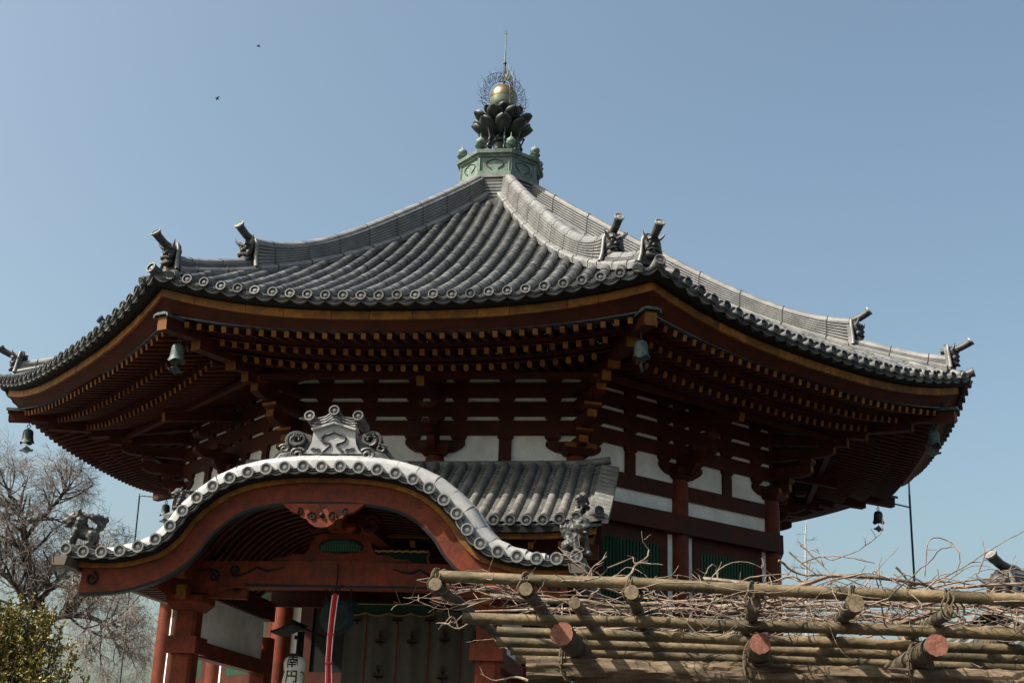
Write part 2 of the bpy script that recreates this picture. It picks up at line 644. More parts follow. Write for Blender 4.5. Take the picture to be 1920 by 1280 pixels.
def ridge_section(H, w0, w1, courses):
    """half-section points from bottom outside to top centre"""
    pts = [(w0 + 0.10, -0.10), (w0 + 0.11, 0.03), (w0 + 0.075, 0.085), (w0 + 0.01, 0.095)]
    hh = (H - 0.095 - 0.13) / courses
    for i in range(courses):
        w = w0 + (w1 - w0) * i / courses
        z = 0.095 + i * hh
        pts += [(w, z + hh * 0.08), (w, z + hh * 0.62), (w - 0.045, z + hh * 0.66), (w - 0.045, z + hh * 1.0)]
    for a in (0, 30, 60, 90):
        pts.append((0.145 * math.cos(math.radians(a)), H - 0.13 + 0.13 * math.sin(math.radians(a))))
    return pts


def sweep_ridge(mb, rs, topf, w0, w1, courses, widen=1.0, only_band=False):
    rings = []
    for r in rs:
        H = topf(r) - zh(r)
        half = ridge_section(H, w0, w1, courses)
        ring = [(x * widen, r, zh(r) + z + (0.012 if widen > 1 else 0)) for x, z in half]
        ring += [(-x * widen, r, zh(r) + z + (0.012 if widen > 1 else 0)) for x, z in reversed(half[:-1])]
        # ridge local: x = lateral, y = -r (outward is -y)
        rings.append([Vector((a, -b, c)) for a, b, c in ring])
    mb.loft(rings)


def top_hi(r):
    return float(np.polyval(_pt, r))


def top_lo(r):
    return zh(r) + 0.34 + 0.10 * max(0, (r - 12.2)) ** 1.5


rid = MB()
sweep_ridge(rid, np.linspace(1.15, 10.62, 26), top_hi, 0.25, 0.20, 7)
RIDGE_HI = rid.mesh('hip_ridge', TILE_NEW, False)
rid = MB()
sweep_ridge(rid, np.linspace(10.5, 12.95, 10), top_lo, 0.22, 0.18, 4)
RIDGE_LO = rid.mesh('lower_hip_ridge', TILE_NEW, False)
WIRES = []
for r in np.arange(2.0, 10.5, 1.15):
    wire = MB()
    sweep_ridge(wire, [r, r + 0.022], top_hi, 0.25, 0.20, 7, 1.035)
    WIRES.append(wire.mesh('binding_wire', MORTAR))
for r in (11.6, 12.5):
    wire = MB()
    sweep_ridge(wire, [r, r + 0.02], top_lo, 0.22, 0.18, 4, 1.035)
    WIRES.append(wire.mesh('binding_wire', MORTAR))


def spiral(c, r0, r1, turns, a0, ux, uy, n=22, sgn=1):
    c, ux, uy = Vector(c), Vector(ux), Vector(uy)
    return [c + (ux * math.cos(a0 + sgn * TAU * turns * i / n) + uy * math.sin(a0 + sgn * TAU * turns * i / n)) * (r0 + (r1 - r0) * i / n) for i in range(n + 1)]


def oni_mesh(seed=0):
    """demon-face ridge-end tile, facing -y, base at z=0, ~0.62 wide, 0.85 high"""
    mb = MB()
    # back plate: arched body with flaring feet
    out = [(-0.40, -0.05), (-0.36, 0.06), (-0.28, 0.30), (-0.26, 0.55), (-0.20, 0.74), (-0.10, 0.84), (0.10, 0.84), (0.20, 0.74), (0.26, 0.55), (0.28, 0.30), (0.36, 0.06), (0.40, -0.05)]
    mb.prism(out, lambda x, z: (x, 0.06, z), (0, -0.12, 0))
    # raised rim along the sides
    for s in (-1, 1):
        mb.tube([(s * x, -0.07, z) for x, z in [(0.37, 0.0), (0.30, 0.22), (0.27, 0.45), (0.25, 0.62), (0.17, 0.78)]], [0.06, 0.055, 0.05, 0.05, 0.045], 8, 1)
    # face mass
    mb.ball((0, -0.12, 0.54), 0.22, 14, 0, None, (1.0, 0.85, 1.05))
    mb.ball((0, -0.16, 0.22), 0.16, 10, 0, None, (1.25, 0.75, 0.8))
    # brows, eyes, nose, cheeks
    for s in (-1, 1):
        mb.ball((s * 0.095, -0.275, 0.485), 0.05, 8)
        mb.tube([(s * 0.02, -0.29, 0.53), (s * 0.10, -0.32, 0.575), (s * 0.20, -0.24, 0.55)], [0.035, 0.048, 0.025], 7)
        mb.ball((s * 0.15, -0.21, 0.35), 0.085, 10)
        mb.tube([(s * 0.15, -0.18, 0.60), (s * 0.24, -0.25, 0.63), (s * 0.31, -0.31, 0.69), (s * 0.33, -0.33, 0.77)], [0.05, 0.042, 0.026, 0.006], 8, 1)
    mb.ball((0, -0.30, 0.40), 0.062, 8, 0, None, (1.1, 1, 0.85))
    mb.tube([(-0.17, -0.24, 0.27), (-0.08, -0.30, 0.30), (0.08, -0.30, 0.30), (0.17, -0.24, 0.27)], 0.028, 6)
    mb.tube([(-0.16, -0.22, 0.17), (-0.06, -0.29, 0.12), (0.06, -0.29, 0.12), (0.16, -0.22, 0.17)], 0.032, 6)
    return mb.mesh('ridge_end_ornament', [TILE_DK, TILE_NEW], True, 50)


ONIM = oni_mesh()


def tori_mesh():
    """upturned round tile above a ridge-end ornament; root at origin, runs to -y"""
    mb = MB()
    p = [(0, 0.15, 0), (0, -0.12, 0.01), (0, -0.33, 0.055), (0, -0.52, 0.14), (0, -0.60, 0.20)]
    mb.tube(p, [0.085, 0.085, 0.085, 0.09, 0.105], 14, 1)
    nrm = Vector((0, -0.78, 0.62)).normalized()
    xx = Vector((1, 0, 0))
    M = frame(Vector((0, -0.60, 0.20)), xx, nrm.cross(xx), nrm)
    R = 0.115
    mb.lathe([(R, -0.02), (R, 0.02), (R * 0.78, 0.022), (R * 0.74, 0.006), (R * 0.4, 0.006), (R * 0.3, 0.016), (0.01, 0.018)], 18, M)
    return mb.mesh('upturned_disc_tile', [TILE_NEW, TILE_DK], True, 35)


TORIM = tori_mesh()
cornerdisc = MB()
cornerdisc.add(disc_mesh(0.115, 0.55).v, disc_mesh(0.115, 0.55).f)
CDISCM = cornerdisc.mesh('corner_disc_tile', TILE, True, 30)
for k in range(-3, 5):
    # corner k between face k-1 and k : direction -112.5+45k deg ; local outward -y => rotate by (-22.5+45k)
    Rk = Matrix.Rotation(math.radians(-22.5 + 45 * k), 4, 'Z')
    hi = put(RIDGE_HI, 'hip_ridge', hall, Rk)
    if k in (-1, 0, 1, 2, 3):
        for wm in WIRES:
            put(wm, 'binding_wire', hi)
        put(ONIM, 'ridge_end_ornament', hi, TR(0, -10.68, zh(10.7) + 0.06) @ Matrix.Rotation(math.radians(-6), 4, 'X') @ Matrix.Diagonal((0.82, 0.9, 0.92, 1)))
        put(TORIM, 'upturned_disc_tile', hi, TR(0, -10.55, top_hi(10.6) - 0.09) @ Matrix.Diagonal((1, 0.92, 1.1, 1)))
    lo = put(RIDGE_LO, 'lower_hip_ridge', hall, Rk)
    if k in (-1, 0, 1, 2, 3):
        put(ONIM, 'ridge_end_ornament', lo, TR(0, -12.98, zh(13.0) + 0.02) @ Matrix.Rotation(math.radians(-6), 4, 'X') @ Matrix.Diagonal((0.70, 0.75, 0.80, 1)))
        put(TORIM, 'upturned_disc_tile', lo, TR(0, -12.92, top_lo(12.95) + 0.10) @ Matrix.Scale(0.95, 4))
        put(CDISCM, 'corner_disc_tile', lo, TR(0, -13.48, zh(13.4) + 0.05) @ Matrix.Rotation(math.radians(-14), 4, 'X'))
# stacked collar under the finial
colr = MB()
pr = [(1.30, 17.6)]
for i in range(7):
    z = 17.95 + i * 0.105
    pr += [(1.32, z), (1.32, z + 0.07), (1.27, z + 0.074), (1.27, z + 0.104)]
pr += [(1.36, 18.69), (1.36, 18.80), (1.2, 18.84)]
colr.lathe(pr, 8, None, 0, math.pi / 8)
colr.build('ridge_collar', TILE_NEW, hall)

# ------------------------------------------------------------------ finial
fin = MB()
fin.lathe([(1.22, 18.80), (1.29, 18.82), (1.29, 18.93), (1.235, 18.94), (1.235, 19.40), (1.28, 19.41), (1.30, 19.47), (1.38, 19.50), (1.395, 19.60), (1.34, 19.63), (0.6, 19.74)], 8, None, 0, math.pi / 8)
finial = fin.build('finial_base', COPPER, hall)
ap = 1.235 * CS
for k in range(-3, 5):
    mb = MB()
    # corner pilasters and recessed panel with cloud-shaped cusp line
    hw = 1.235 * math.sin(math.pi / 8)
    for s in (-1, 1):
        mb.b6(s * hw - 0.05, s * hw + 0.05, -ap - 0.018, -ap + 0.03, 18.95, 19.395)
    pts = [(-0.10, 18.99), (-0.13, 19.05), (-0.20, 19.08), (-0.25, 19.13), (-0.27, 19.20), (-0.23, 19.265), (-0.15, 19.285), (-0.08, 19.31), (0, 19.335)]
    path = [(x, -ap - 0.012, z) for x, z in pts] + [(-x, -ap - 0.012, z) for x, z in reversed(pts[:-1])]
    mb.tube(path, 0.013, 5, 1)
    if k in (-2, -1, 0, 1, 2):
        mb.build('finial_panel', [COPPER_DK if k == 9 else COPPER, COPPER_DK], finial, RZ(k))
    a = math.radians(-112.5 + 45 * k)
    # small jewel on each corner
    j = MB()
    j.lathe([(0.10, 0), (0.12, 0.03), (0.06, 0.06), (0.06, 0.10), (0.15, 0.13), (0.17, 0.16), (0.12, 0.19)], 10)
    j.lathe([(0.05, 0.18), (0.12, 0.22), (0.15, 0.30), (0.13, 0.37), (0.06, 0.43), (0.015, 0.50), (0.008, 0.62)], 12)
    if k in (-1, 0, 1, 2, 3, -2):
        j.build('corner_jewel', COPPER, finial, TR(1.22 * math.cos(a), 1.22 * math.sin(a), 19.62), True)
# bowl, stem
mb = MB()
mb.lathe([(0.62, 19.72), (0.60, 19.86), (0.50, 20.02), (0.34, 20.14), (0.26, 20.2), (0.26, 20.4), (0.34, 20.44), (0.34, 20.52), (0.24, 20.6), (0.24, 20.75), (0.5, 20.95), (0.56, 21.2), (0.5, 21.45), (0.40, 21.6)], 20)
mb.build('finial_bowl', COPPER_DK, finial, None, True)
# lotus petals
def petal_mesh():
    mb = MB()
    S, T = 6, 10
    vs = []
    for side in (0, 1):
        for i in range(T + 1):
            t = i / T
            w = 0.05 + 0.215 * math.sin(math.pi * (0.08 + 0.50 * t))
            if t > 0.7:
                w *= max(0.25, math.sqrt(max(0.0, 1 - ((t - 0.7) / 0.31) ** 2)))
            rr = 0.30 + 0.70 * t
            z = 0.38 * t ** 1.9
            for j in range(S + 1):
                s = j / S * 2 - 1
                vs.append((s * w, -(rr - 0.06 * s * s) + (0.020 if side else 0), z + 0.075 * s * s + (0.020 if side else 0)))
    n = S + 1
    o = (T + 1) * n
    fs = []
    for i in range(T):
        for j in range(S):
            a = i * n + j
            fs.append((a, a + 1, a + n + 1, a + n))
            fs.append((o + a + n, o + a + n + 1, o + a + 1, o + a))
    ring = [j for j in range(n)] + [i * n + S for i in range(1, T + 1)] + [T * n + j for j in range(S - 1, -1, -1)] + [i * n for i in range(T - 1, 0, -1)]
    for q in range(len(ring)):
        a, b = ring[q], ring[(q + 1) % len(ring)]
        fs.append((b, a, a + o, b + o))
    mb.add(vs, fs)
    return mb.mesh('lotus_petal', COPPER_DK, True, 60)


PETM = petal_mesh()
for tier, (z, sc, off, n, tilt) in enumerate([(20.60, 0.98, 0.0, 8, 0), (20.90, 1.00, 0.5, 8, 0), (21.22, 0.80, 0.0, 8, 6)]):
    for i in range(n):
        put(PETM, 'lotus_petal', finial, Matrix.Rotation(TAU * (i + off) / n + 0.2, 4, 'Z') @ TR(0, 0, z) @ Matrix.Rotation(math.radians(tilt), 4, 'X') @ Matrix.Scale(sc, 4))
# hanging scroll ornaments under the lotus (openwork)
for i in range(8):
    mb = MB()
    for q in range(3):
        mb.tube(spiral((0, -0.62 + 0.05 * q, 20.12 + 0.19 * q), 0.11, 0.03, 1.25, 0.5 * q, (0, 1, 0), (0, 0, 1), 16, 1 if q % 2 else -1), 0.03, 5)
    mb.tube([(0, -0.56, 19.78), (0, -0.66, 20.1), (0, -0.60, 20.4), (0, -0.72, 20.7)], 0.028, 5)
    if i in (0, 1, 2, 7, 6, 5):
        mb.build('scroll_bracket', COPPER_DK, finial, Matrix.Rotation(TAU * i / 8 + 0.3, 4, 'Z'), True)
# jewel
mb = MB()
mb.lathe([(0.18, 21.55), (0.36, 21.66), (0.425, 21.82), (0.435, 21.98)], 28, None, 1)
mb.lathe([(0.435, 21.98), (0.442, 22.0), (0.425, 22.15), (0.36, 22.32), (0.24, 22.43), (0.10, 22.49), (0.05, 22.56), (0.012, 22.6)], 28, None, 0)
mb.build('jewel_ball', [BRONZE, mat('tarnished_bronze', (0.33, 0.33, 0.22), 0.38, 0.25, 5, col2=(0.20, 0.24, 0.17), metal=0.5)], finial, None, True)
# spire
mb = MB()
mb.tube([(0, 0, 22.5), (0, 0, 23.2), (0, 0, 23.3)], [0.035, 0.03, 0.045], 8)
mb.tube([(0, 0, 23.28), (0, 0, 23.9), (0, 0, 24.42)], [0.028, 0.02, 0.014], 8, 1)
mb.ball((0, 0, 23.32), 0.06, 8)
for a in range(4):
    c, s = math.cos(a * TAU / 4 + 0.4), math.sin(a * TAU / 4 + 0.4)
    mb.tube([(0, 0, 24.38), (0.06 * c, 0.06 * s, 24.44), (0.075 * c, 0.075 * s, 24.53)], [0.012, 0.01, 0.004], 5, 1)
mb.tube([(0, 0, 24.4), (0, 0, 24.52)], [0.012, 0.004], 5, 1)
mb.build('spire_rod', [COPPER_DK, COPPER], finial, None, True)
# four openwork flame fans around the jewel
def flame_mesh(seed):
    rnd = random.Random(seed)
    mb = MB()
    th = 0.0085
    # outer and inner arcs in the x(radial) z plane
    def P(r, a):
        return Vector((r * math.cos(a), 0, 22.05 + r * math.sin(a) * 1.18))
    A0, A1 = -0.62, 1.50
    arcs = [0.50, 0.62, 0.74]
    for r in (0.50, 0.74):
        mb.tube([P(r + (0.05 if r > 0.7 else 0) * math.sin(3 * t), A0 + (A1 - A0) * t) for t in np.linspace(0, 1, 18)], th, 4)
    for i in range(19):
        a = A0 + (A1 - A0) * (i + 0.5) / 19
        # radial flame tongue curling upward
        r0 = 0.5
        pth = []
        for t in np.linspace(0, 1, 7):
            rr = r0 + (0.36 + 0.10 * math.sin(i * 2.3)) * t
            aa = a + 0.20 * t * t + 0.05 * math.sin(9 * t + i * 1.7) * (0.4 + t)
            pth.append(P(rr, aa))
        mb.tube(pth, [th, th, th, th, th, th * 0.8, 0.003], 4)
        if i % 2 == 0:
            mb.tube(spiral(P(0.62, a + 0.05), 0.055, 0.012, 1.2, rnd.uniform(0, 6), (1, 0, 0), (0, 0, 1), 12, rnd.choice((-1, 1))), th * 0.8, 4)
        else:
            mb.tube([P(0.64, a), P(0.69, a + 0.07), P(0.76, a + 0.06)], [th, th, 0.004], 4)
    return mb.mesh('flame_openwork', COPPER_DK)


for i in range(4):
    put(flame_mesh(i), 'flame_openwork', finial, Matrix.Rotation(TAU * i / 4 + 0.55, 4, 'Z'))

# ------------------------------------------------------------------ eaves
def eave_loft(mb, prof, u0=-1.0, u1=1.0, n=24, mi=0, gap=0.0):
    """prof: (d, z, e) closed ring ; u as fraction of the half width"""
    rings = []
    for i in range(n + 1):
        t = u0 + (u1 - u0) * i / n
        ring = []
        for d, z, e in prof:
            u = t * d * TN
            if gap:
                u += gap * (0.5 - (t - u0) / (u1 - u0)) * 2
            ring.append(Vector((u, -d, z + e * abs(t) ** 2.6)))
        rings.append(ring)
    mb.loft(rings, mi)


EE = 0.55
e1 = MB()
eave_loft(e1, [(11.9, 10.385, EE), (12.25, 10.40, EE), (12.37, 10.47, EE + .04), (11.9, 10.50, EE + .04)])
EAVE_BLACK = e1.mesh('eave_batten', BLACK)  # near-black strip in the gap below the tile edge
e1 = MB()
eave_loft(e1, [(12.07, 10.225, EE), (11.95, 10.165, EE - .04), (11.80, 10.07, EE - 0.12), (11.7, 10.09, EE - 0.12), (11.7, 10.36, EE), (12.07, 10.36, EE)])
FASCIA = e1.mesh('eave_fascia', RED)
e1 = MB()
ER = 0.33
eave_loft(e1, [(11.02, 9.962, ER), (10.88, 9.962, ER), (10.88, 10.10, ER), (11.02, 10.10, ER)])
eave_loft(e1, [(10.33, 9.842, ER), (10.19, 9.842, ER), (10.19, 9.99, ER), (10.33, 9.99, ER)])
KIOI = e1.mesh('rafter_beam', RED)
e1 = MB()
eave_loft(e1, [(11.78, 10.075, ER + .04), (10.85, 10.262, ER), (10.85, 10.30, ER), (11.78, 10.11, ER + .04)], mi=1)
eave_loft(e1, [(11.02, 9.965 + .004, ER), (10.15, 10.16, ER), (10.15, 10.20, ER), (11.02, 10.0, ER)])
eave_loft(e1, [(10.33, 9.86, ER), (7.6, 10.60, 0.0), (7.6, 10.66, 0.0), (10.33, 9.90, ER)])
SOFFIT = e1.mesh('eave_soffit', [RED, mat('shade_darkened_soffit_board', (0.12, 0.12, 0.125), 0.8, 0.2, 3)])  # upper board is white, its colour darkened for the shade under the eave


def rafter_mesh(w, h, oct_):
    mb = MB()
    if not oct_:
        mb.bar((0, 0, 0), (0, -1, 0), w, h, 0, 1)
    else:
        ring = [(w / 2 * x, h / 2 * z) for x, z in [(-.55, -1), (.55, -1), (1, -.55), (1, .55), (.55, 1), (-.55, 1), (-1, .55), (-1, -.55)]]
        rings = [[Vector((x, y, z)) for x, z in ring] for y in (0, -1)]
        n = 8
        vs = rings[0] + rings[1]
        fs = [tuple(range(n)), tuple(range(2 * n - 1, n - 1, -1))] + [(i, i + n, (i + 1) % n + n, (i + 1) % n) for i in range(n)]
        mb.add(vs, fs, [0, 1] + [0] * n)
    return mb


ROWS = [(11.72, 9.995, 0.20, 10.9, rafter_mesh(0.100, 0.125, False), 17),
        (11.02, 9.885, 0.22, 10.2, rafter_mesh(0.104, 0.130, False), 15),
        (10.32, 9.765, 0.27, 7.75, rafter_mesh(0.108, 0.140, True), 14)]
RAFTM = [r[4].mesh('rafter', [RED, YEL]) for r in ROWS]
rafters = []
for ri, (de, ze, sl, db, mb, n) in enumerate(ROWS):
    for i in range(-n, n + 1):
        u = i * 0.2685
        bk = max(db, (abs(u) + 0.10) / TN)
        if bk > de - 0.1:
            continue
        t = abs(u) / (de * TN)
        z = ze + ER * t ** 2.6
        # lift fades towards the wall for the long row
        tb = abs(u) / (bk * TN)
        zb = ze + sl * (de - bk) + (ER * tb ** 2.6 * (1 if ri < 2 else max(0, (bk - 7.6) / 2.7)))
        p0, p1 = Vector((u, -bk, zb)), Vector((u, -de, z))
        L = (p1 - p0).length
        ay = (p0 - p1) / L
        xx = Vector((1, 0, 0))
        zz = xx.cross(ay)
        rafters.append((ri, frame(p0, xx, ay * L, zz)))
raft_rest = stuff_from([(ROWS[ri][4], M) for ri, M in rafters]).mesh('rafter_rows', [RED, YEL])
NB = 11
boards = []
edges = sorted([-1, 1] + [-1 + 2 * (i + random.uniform(-0.22, 0.22)) / NB for i in range(1, NB)])
for i in range(NB):
    mb = MB()
    eave_loft(mb, [(12.115, 10.215, EE), (11.99, 10.215, EE), (11.99, 10.384, EE), (12.115, 10.384, EE)], edges[i], edges[i + 1], 4, 0, 0.006)
    boards.append(mb)
BOARDM = [b.mesh('edge_board', YEL_BD) for b in boards]
board_rest = stuff_from([(b, Matrix.Identity(4)) for b in boards]).mesh('edge_board_row', YEL_BD)
for k in range(-3, 5):
    sf = put(SOFFIT, 'eave_soffit', hall, RZ(k))
    put(EAVE_BLACK, 'eave_batten', sf)
    put(FASCIA, 'eave_fascia', sf)
    put(KIOI, 'rafter_beam', sf)
    if k in VIS:
        for ri, M in rafters:
            put(RAFTM[ri], 'rafter', sf, M)
        for b in BOARDM:
            put(b, 'edge_board', sf)
    elif k in (2, -2):
        tag(put(raft_rest, 'rafter_rows', sf), kind='stuff')
        tag(put(board_rest, 'edge_board_row', sf), kind='stuff')

# hip rafters with ochre ends and copper cap
for k in range(-3, 5):
    if k not in (-2, -1, 0, 1, 2, 3):
        continue
    Rk = Matrix.Rotation(math.radians(-22.5 + 45 * k), 4, 'Z')
    mb = MB()
    mb.bar((0, -11.4, 10.33), (0, -13.0, 10.21), 0.25, 0.27, 0, 1)
    mb.bar((0, -10.3, 10.17), (0, -11.99, 10.10), 0.26, 0.30, 0, 1)
    mb.bar((0, -7.9, 10.55), (0, -10.89, 9.99), 0.28, 0.31, 0, 1)
    h = mb.build('hip_rafter', [RED, YEL], hall, Rk)
    cp = MB()
    prof = [(-0.20, -0.02), (-0.19, 0.05), (-0.10, 0.085), (0.10, 0.085), (0.19, 0.05), (0.20, -0.02), (0.17, -0.02), (0.16, 0.03), (-0.16, 0.03), (-0.17, -0.02)]
    cp.prism(prof, lambda x, z: (x, -12.55, z + 10.365 + 0.006), (0, -0.52, -0.02))
    cp.build('copper_cap', COPPER_BELL, h)

# ------------------------------------------------------------------ walls
DW = 8.36 * CS
HW = 8.36 * math.sin(math.pi / 8)


def wall_strip(mb, z0, z1, out, inn=0.05, mi=0):
    a, b = DW + out, DW - inn
    vs = []
    for d in (a, b):
        for z in (z0, z1):
            for s in (-1, 1):
                vs.append((s * d * TN, -d, z))
    mb.add(vs, [(0, 1, 3, 2), (4, 6, 7, 5), (0, 4, 5, 1), (2, 3, 7, 6), (0, 2, 6, 4), (1, 5, 7, 3)], mi)


mb = MB()
wall_strip(mb, 1.42, 10.62, 0.0, 0.12)
PANEL = mb.mesh('plaster_wall', WHITE)
def strip_mesh(z0, z1, out):
    mb = MB()
    wall_strip(mb, z0, z1, out)
    return mb.mesh('wall_beam', RED)


BEAMS = [strip_mesh(8.03, 8.37, 0.10), strip_mesh(8.99, 9.32, 0.10), strip_mesh(9.43, 9.76, 0.10), strip_mesh(9.87, 10.21, 0.10), strip_mesh(10.32, 10.6, 0.10)]
NAGE = strip_mesh(7.18, 7.62, 0.29)
SILL = strip_mesh(3.0, 3.4, 0.29)
BASEB = strip_mesh(1.42, 1.75, 0.29)


def block_mesh(w=0.40, h=0.115, dep=0.30, yel=False):
    mb = MB()
    b, t = w * 0.34, w * 0.5
    vs = []
    for z, s in ((0, b), (h * 0.55, t), (h, t)):
        dd = dep / 2 * (s / t)
        vs += [(-s, -dd, z), (s, -dd, z), (s, dd, z), (-s, dd, z)]
    fs = [(3, 2, 1, 0), (8, 9, 10, 11)]
    for i in (0, 4):
        for j in range(4):
            fs.append((i + j, i + (j + 1) % 4, i + 4 + (j + 1) % 4, i + 4 + j))
    mm = [0] * len(fs)
    if yel:
        mm[6] = 1
    mb.add(vs, fs, mm)
    return mb


BLOCKM = block_mesh().mesh('bearing_block', RED)
BLOCKY = block_mesh(0.40, 0.135, 0.34, True).mesh('bearing_block', [RED, YEL])
DAITO = block_mesh(0.72, 0.24, 0.7).mesh('large_bearing_block', RED)
DAITOY = block_mesh(0.74, 0.25, 0.72, True).mesh('large_bearing_block', [RED, YEL])


def arm_outline(L, z0, z1):
    return [(-L, z1), (-L, z1 - 0.10), (-L + 0.08, z0 + 0.10), (-L + 0.22, z0 + 0.02), (-L + 0.36, z0), (L - 0.36, z0), (L - 0.22, z0 + 0.02), (L - 0.08, z0 + 0.10), (L, z1 - 0.10), (L, z1)]


def bracket_mid():
    mb = MB()
    # wall-plane arm on the daito
    mb.prism(arm_outline(0.68, 8.58, 8.86), lambda x, z: (x, -DW + 0.02, z), (0, -0.14, 0))
    # projecting arms
    for dd, z0, z1 in ((0.52, 8.58, 8.85), (1.04, 8.86, 9.075)):
        out = [(0, z1), (dd + 0.13, z1), (dd + 0.13, z1 - 0.10), (dd + 0.05, z0 + 0.08), (dd - 0.12, z0), (0, z0)]
        mb.prism(out, lambda y, z: (-0.085, -DW - y, z), (0.17, 0, 0))
    # cross arms at the steps
    # tail rafter with ochre end
    mb.bar((0, -DW, 10.05), (0, -DW - 2.05, 9.66), 0.17, 0.21, 0, 1)
    return mb.mesh('bracket_set', [RED, YEL])


BRM = bracket_mid()


def bracket_corner():
    """local frame: diagonal outward is -y, radius measured from the hall axis"""
    mb = MB()
    R0 = 8.36
    for rr, z0, z1 in ((8.90, 8.62, 8.88), (9.47, 9.05, 9.32), (10.06, 9.50, 9.76)):
        out = [(R0 - 0.1, z1), (rr, z1), (rr, z1 - 0.16), (rr - 0.06, z0 + 0.06), (rr - 0.25, z0), (R0 - 0.1, z0)]
        # face list: give ochre to the end face
        n = len(out)
        a = [Vector((-0.105, -y, z)) for y, z in out]
        b = [Vector((0.105, -y, z)) for y, z in out]
        fs = [tuple(range(n)), tuple(range(2 * n - 1, n - 1, -1))] + [(i, i + n, (i + 1) % n + n, (i + 1) % n) for i in range(n)]
        mb.add(a + b, fs, [0, 0, 0, 1, 0, 0, 0, 0])
    # arms running along both faces
    for s in (-1, 1):
        ang = math.radians(22.5) * s
        for dd, z0, L in ((0.0, 8.58, 0.68),):
            # a line at distance DW+dd from the axis on the neighbouring face, from the corner inwards
            d = DW + dd
            cx = d * TN
            o = [(0, z0 + 0.26), (-L, z0 + 0.26), (-L, z0 + 0.16), (-L + 0.08, z0 + 0.09), (-L + 0.22, z0 + 0.02), (-L + 0.36, z0), (0, z0)]
            Rm = Matrix.Rotation(ang, 3, 'Z')

            def to3(x, z, s=s, d=d, cx=cx, Rm=Rm):
                return Rm @ Vector((-s * (cx + x), -d + 0.07, z))

            mb.prism(o, to3, Rm @ Vector((0, -0.14, 0)))
        # small tie beam nose
    mb.bar((0, -7.9, 10.1), (0, -10.4, 9.82), 0.2, 0.22, 0, 1)
    return mb.mesh('corner_bracket_set', [RED, YEL])


BCM = bracket_corner()
mb = MB()
mb.lathe([(0.225, 1.42), (0.225, 8.3), (0.20, 8.51)], 20)
POSTM = mb.mesh('post', RED_PT, True)
# strut
mb = MB()
mb.b6(-0.14, 0.14, -DW - 0.08, -DW + 0.02, 8.372, 8.86)
STRUT = mb.mesh('strut', RED)
# step beams that ring the hall under the eave
mb = MB()
for dd, z0, z1 in ((1.56, 9.86, 9.97),):
    a, b = DW + dd + 0.07, DW + dd - 0.07
    vs = []
    for d in (a, b):
        for z in (z0, z1):
            for s in (-1, 1):
                vs.append((s * d * TN, -d, z))
    mb.add(vs, [(0, 1, 3, 2), (4, 6, 7, 5), (0, 4, 5, 1), (2, 3, 7, 6), (0, 2, 6, 4), (1, 5, 7, 3)])
STEPB = mb.mesh('bracket_beam', RED)
# window pieces
mb = MB()
for s in (-1, 1):
    for (a, b) in ((0.42, 0.68), (2.50, 2.78)):
        mb.b6(s * a, s * b, -DW - 0.05, -DW + 0.02, 3.402, 7.178)
    mb.b6(s * 0.682, s * 2.498, -DW - 0.05, -DW + 0.02, 6.86, 7.178)
    mb.b6(s * 0.682, s * 2.498, -DW - 0.05, -DW + 0.02, 3.402, 3.7)
    mb.b6(s * 0.66, s * 2.52, -DW - 0.006, -DW + 0.02, 3.6, 6.9, 1)
WINF = mb.mesh('window_frame', [RED, BLACK])
mb = MB()
mb.bar((0, 0, 3.68), (0, 0, 6.88), 0.05, 0.05, 0, None, (1, 1, 0))
SLAT = mb.mesh('window_slat', GREEN)

for k in range(-3, 5):
    w = put(PANEL, 'plaster_wall', hall, RZ(k))
    vis = k in VIS
    for b in BEAMS + [NAGE, SILL, BASEB]:
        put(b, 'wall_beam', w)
    put(STEPB, 'bracket_beam', w)
    if vis:
        for u in (-2.67, -1.6, -0.53, 0, 0.53, 1.6, 2.67):
            for z in (8.862, 9.322, 9.762, 10.212):
                if z > 9 or abs(u) != 0:
                    put(BLOCKM, 'bearing_block', w, TR(u, -DW + 0.02, z) @ Matrix.Diagonal((0.9, 0.8, 1.0 if z > 9 else 1.1, 1)))
        for u in (-1.6, 1.6):
            put(STRUT, 'strut', w, TR(u, 0, 0))
    if k in (-1, 0, 1):
        put(WINF, 'window_frame', w)
    if k == 1 or k == -1:
        for s in (-1, 1):
            for i in range(18):
                put(SLAT, 'window_slat', w, TR(s * 0.725 + s * i * 0.102, -DW - 0.03, 0))
    put(POSTM, 'post', hall, RZ(k) @ TR(0, -DW, 0))
    Rk = Matrix.Rotation(math.radians(-22.5 + 45 * k), 4, 'Z')
    put(POSTM, 'post', hall, Rk @ TR(0, -8.36, 0))
    if k in (-1, 0, 1, 2, -2):
        b = put(BRM, 'bracket_set', hall, RZ(k))
        put(DAITO, 'large_bearing_block', b, TR(0, -DW, 8.50))
        for dd, z in ((0.52, 9.11), (1.04, 9.335)):
            for u in (0,):
                put(BLOCKM, 'bearing_block', b, TR(u, -DW - dd, z))
        c = put(BCM, 'corner_bracket_set', hall, Rk)
        put(DAITOY, 'large_bearing_block', c, TR(0, -8.36, 8.50))
        for r, z in ((8.78, 8.90), (9.35, 9.34), (9.95, 9.78)):
            put(BLOCKY, 'bearing_block', c, TR(0, -r, z))
    if k == 3:
        c = put(BCM, 'corner_bracket_set', hall, Rk)
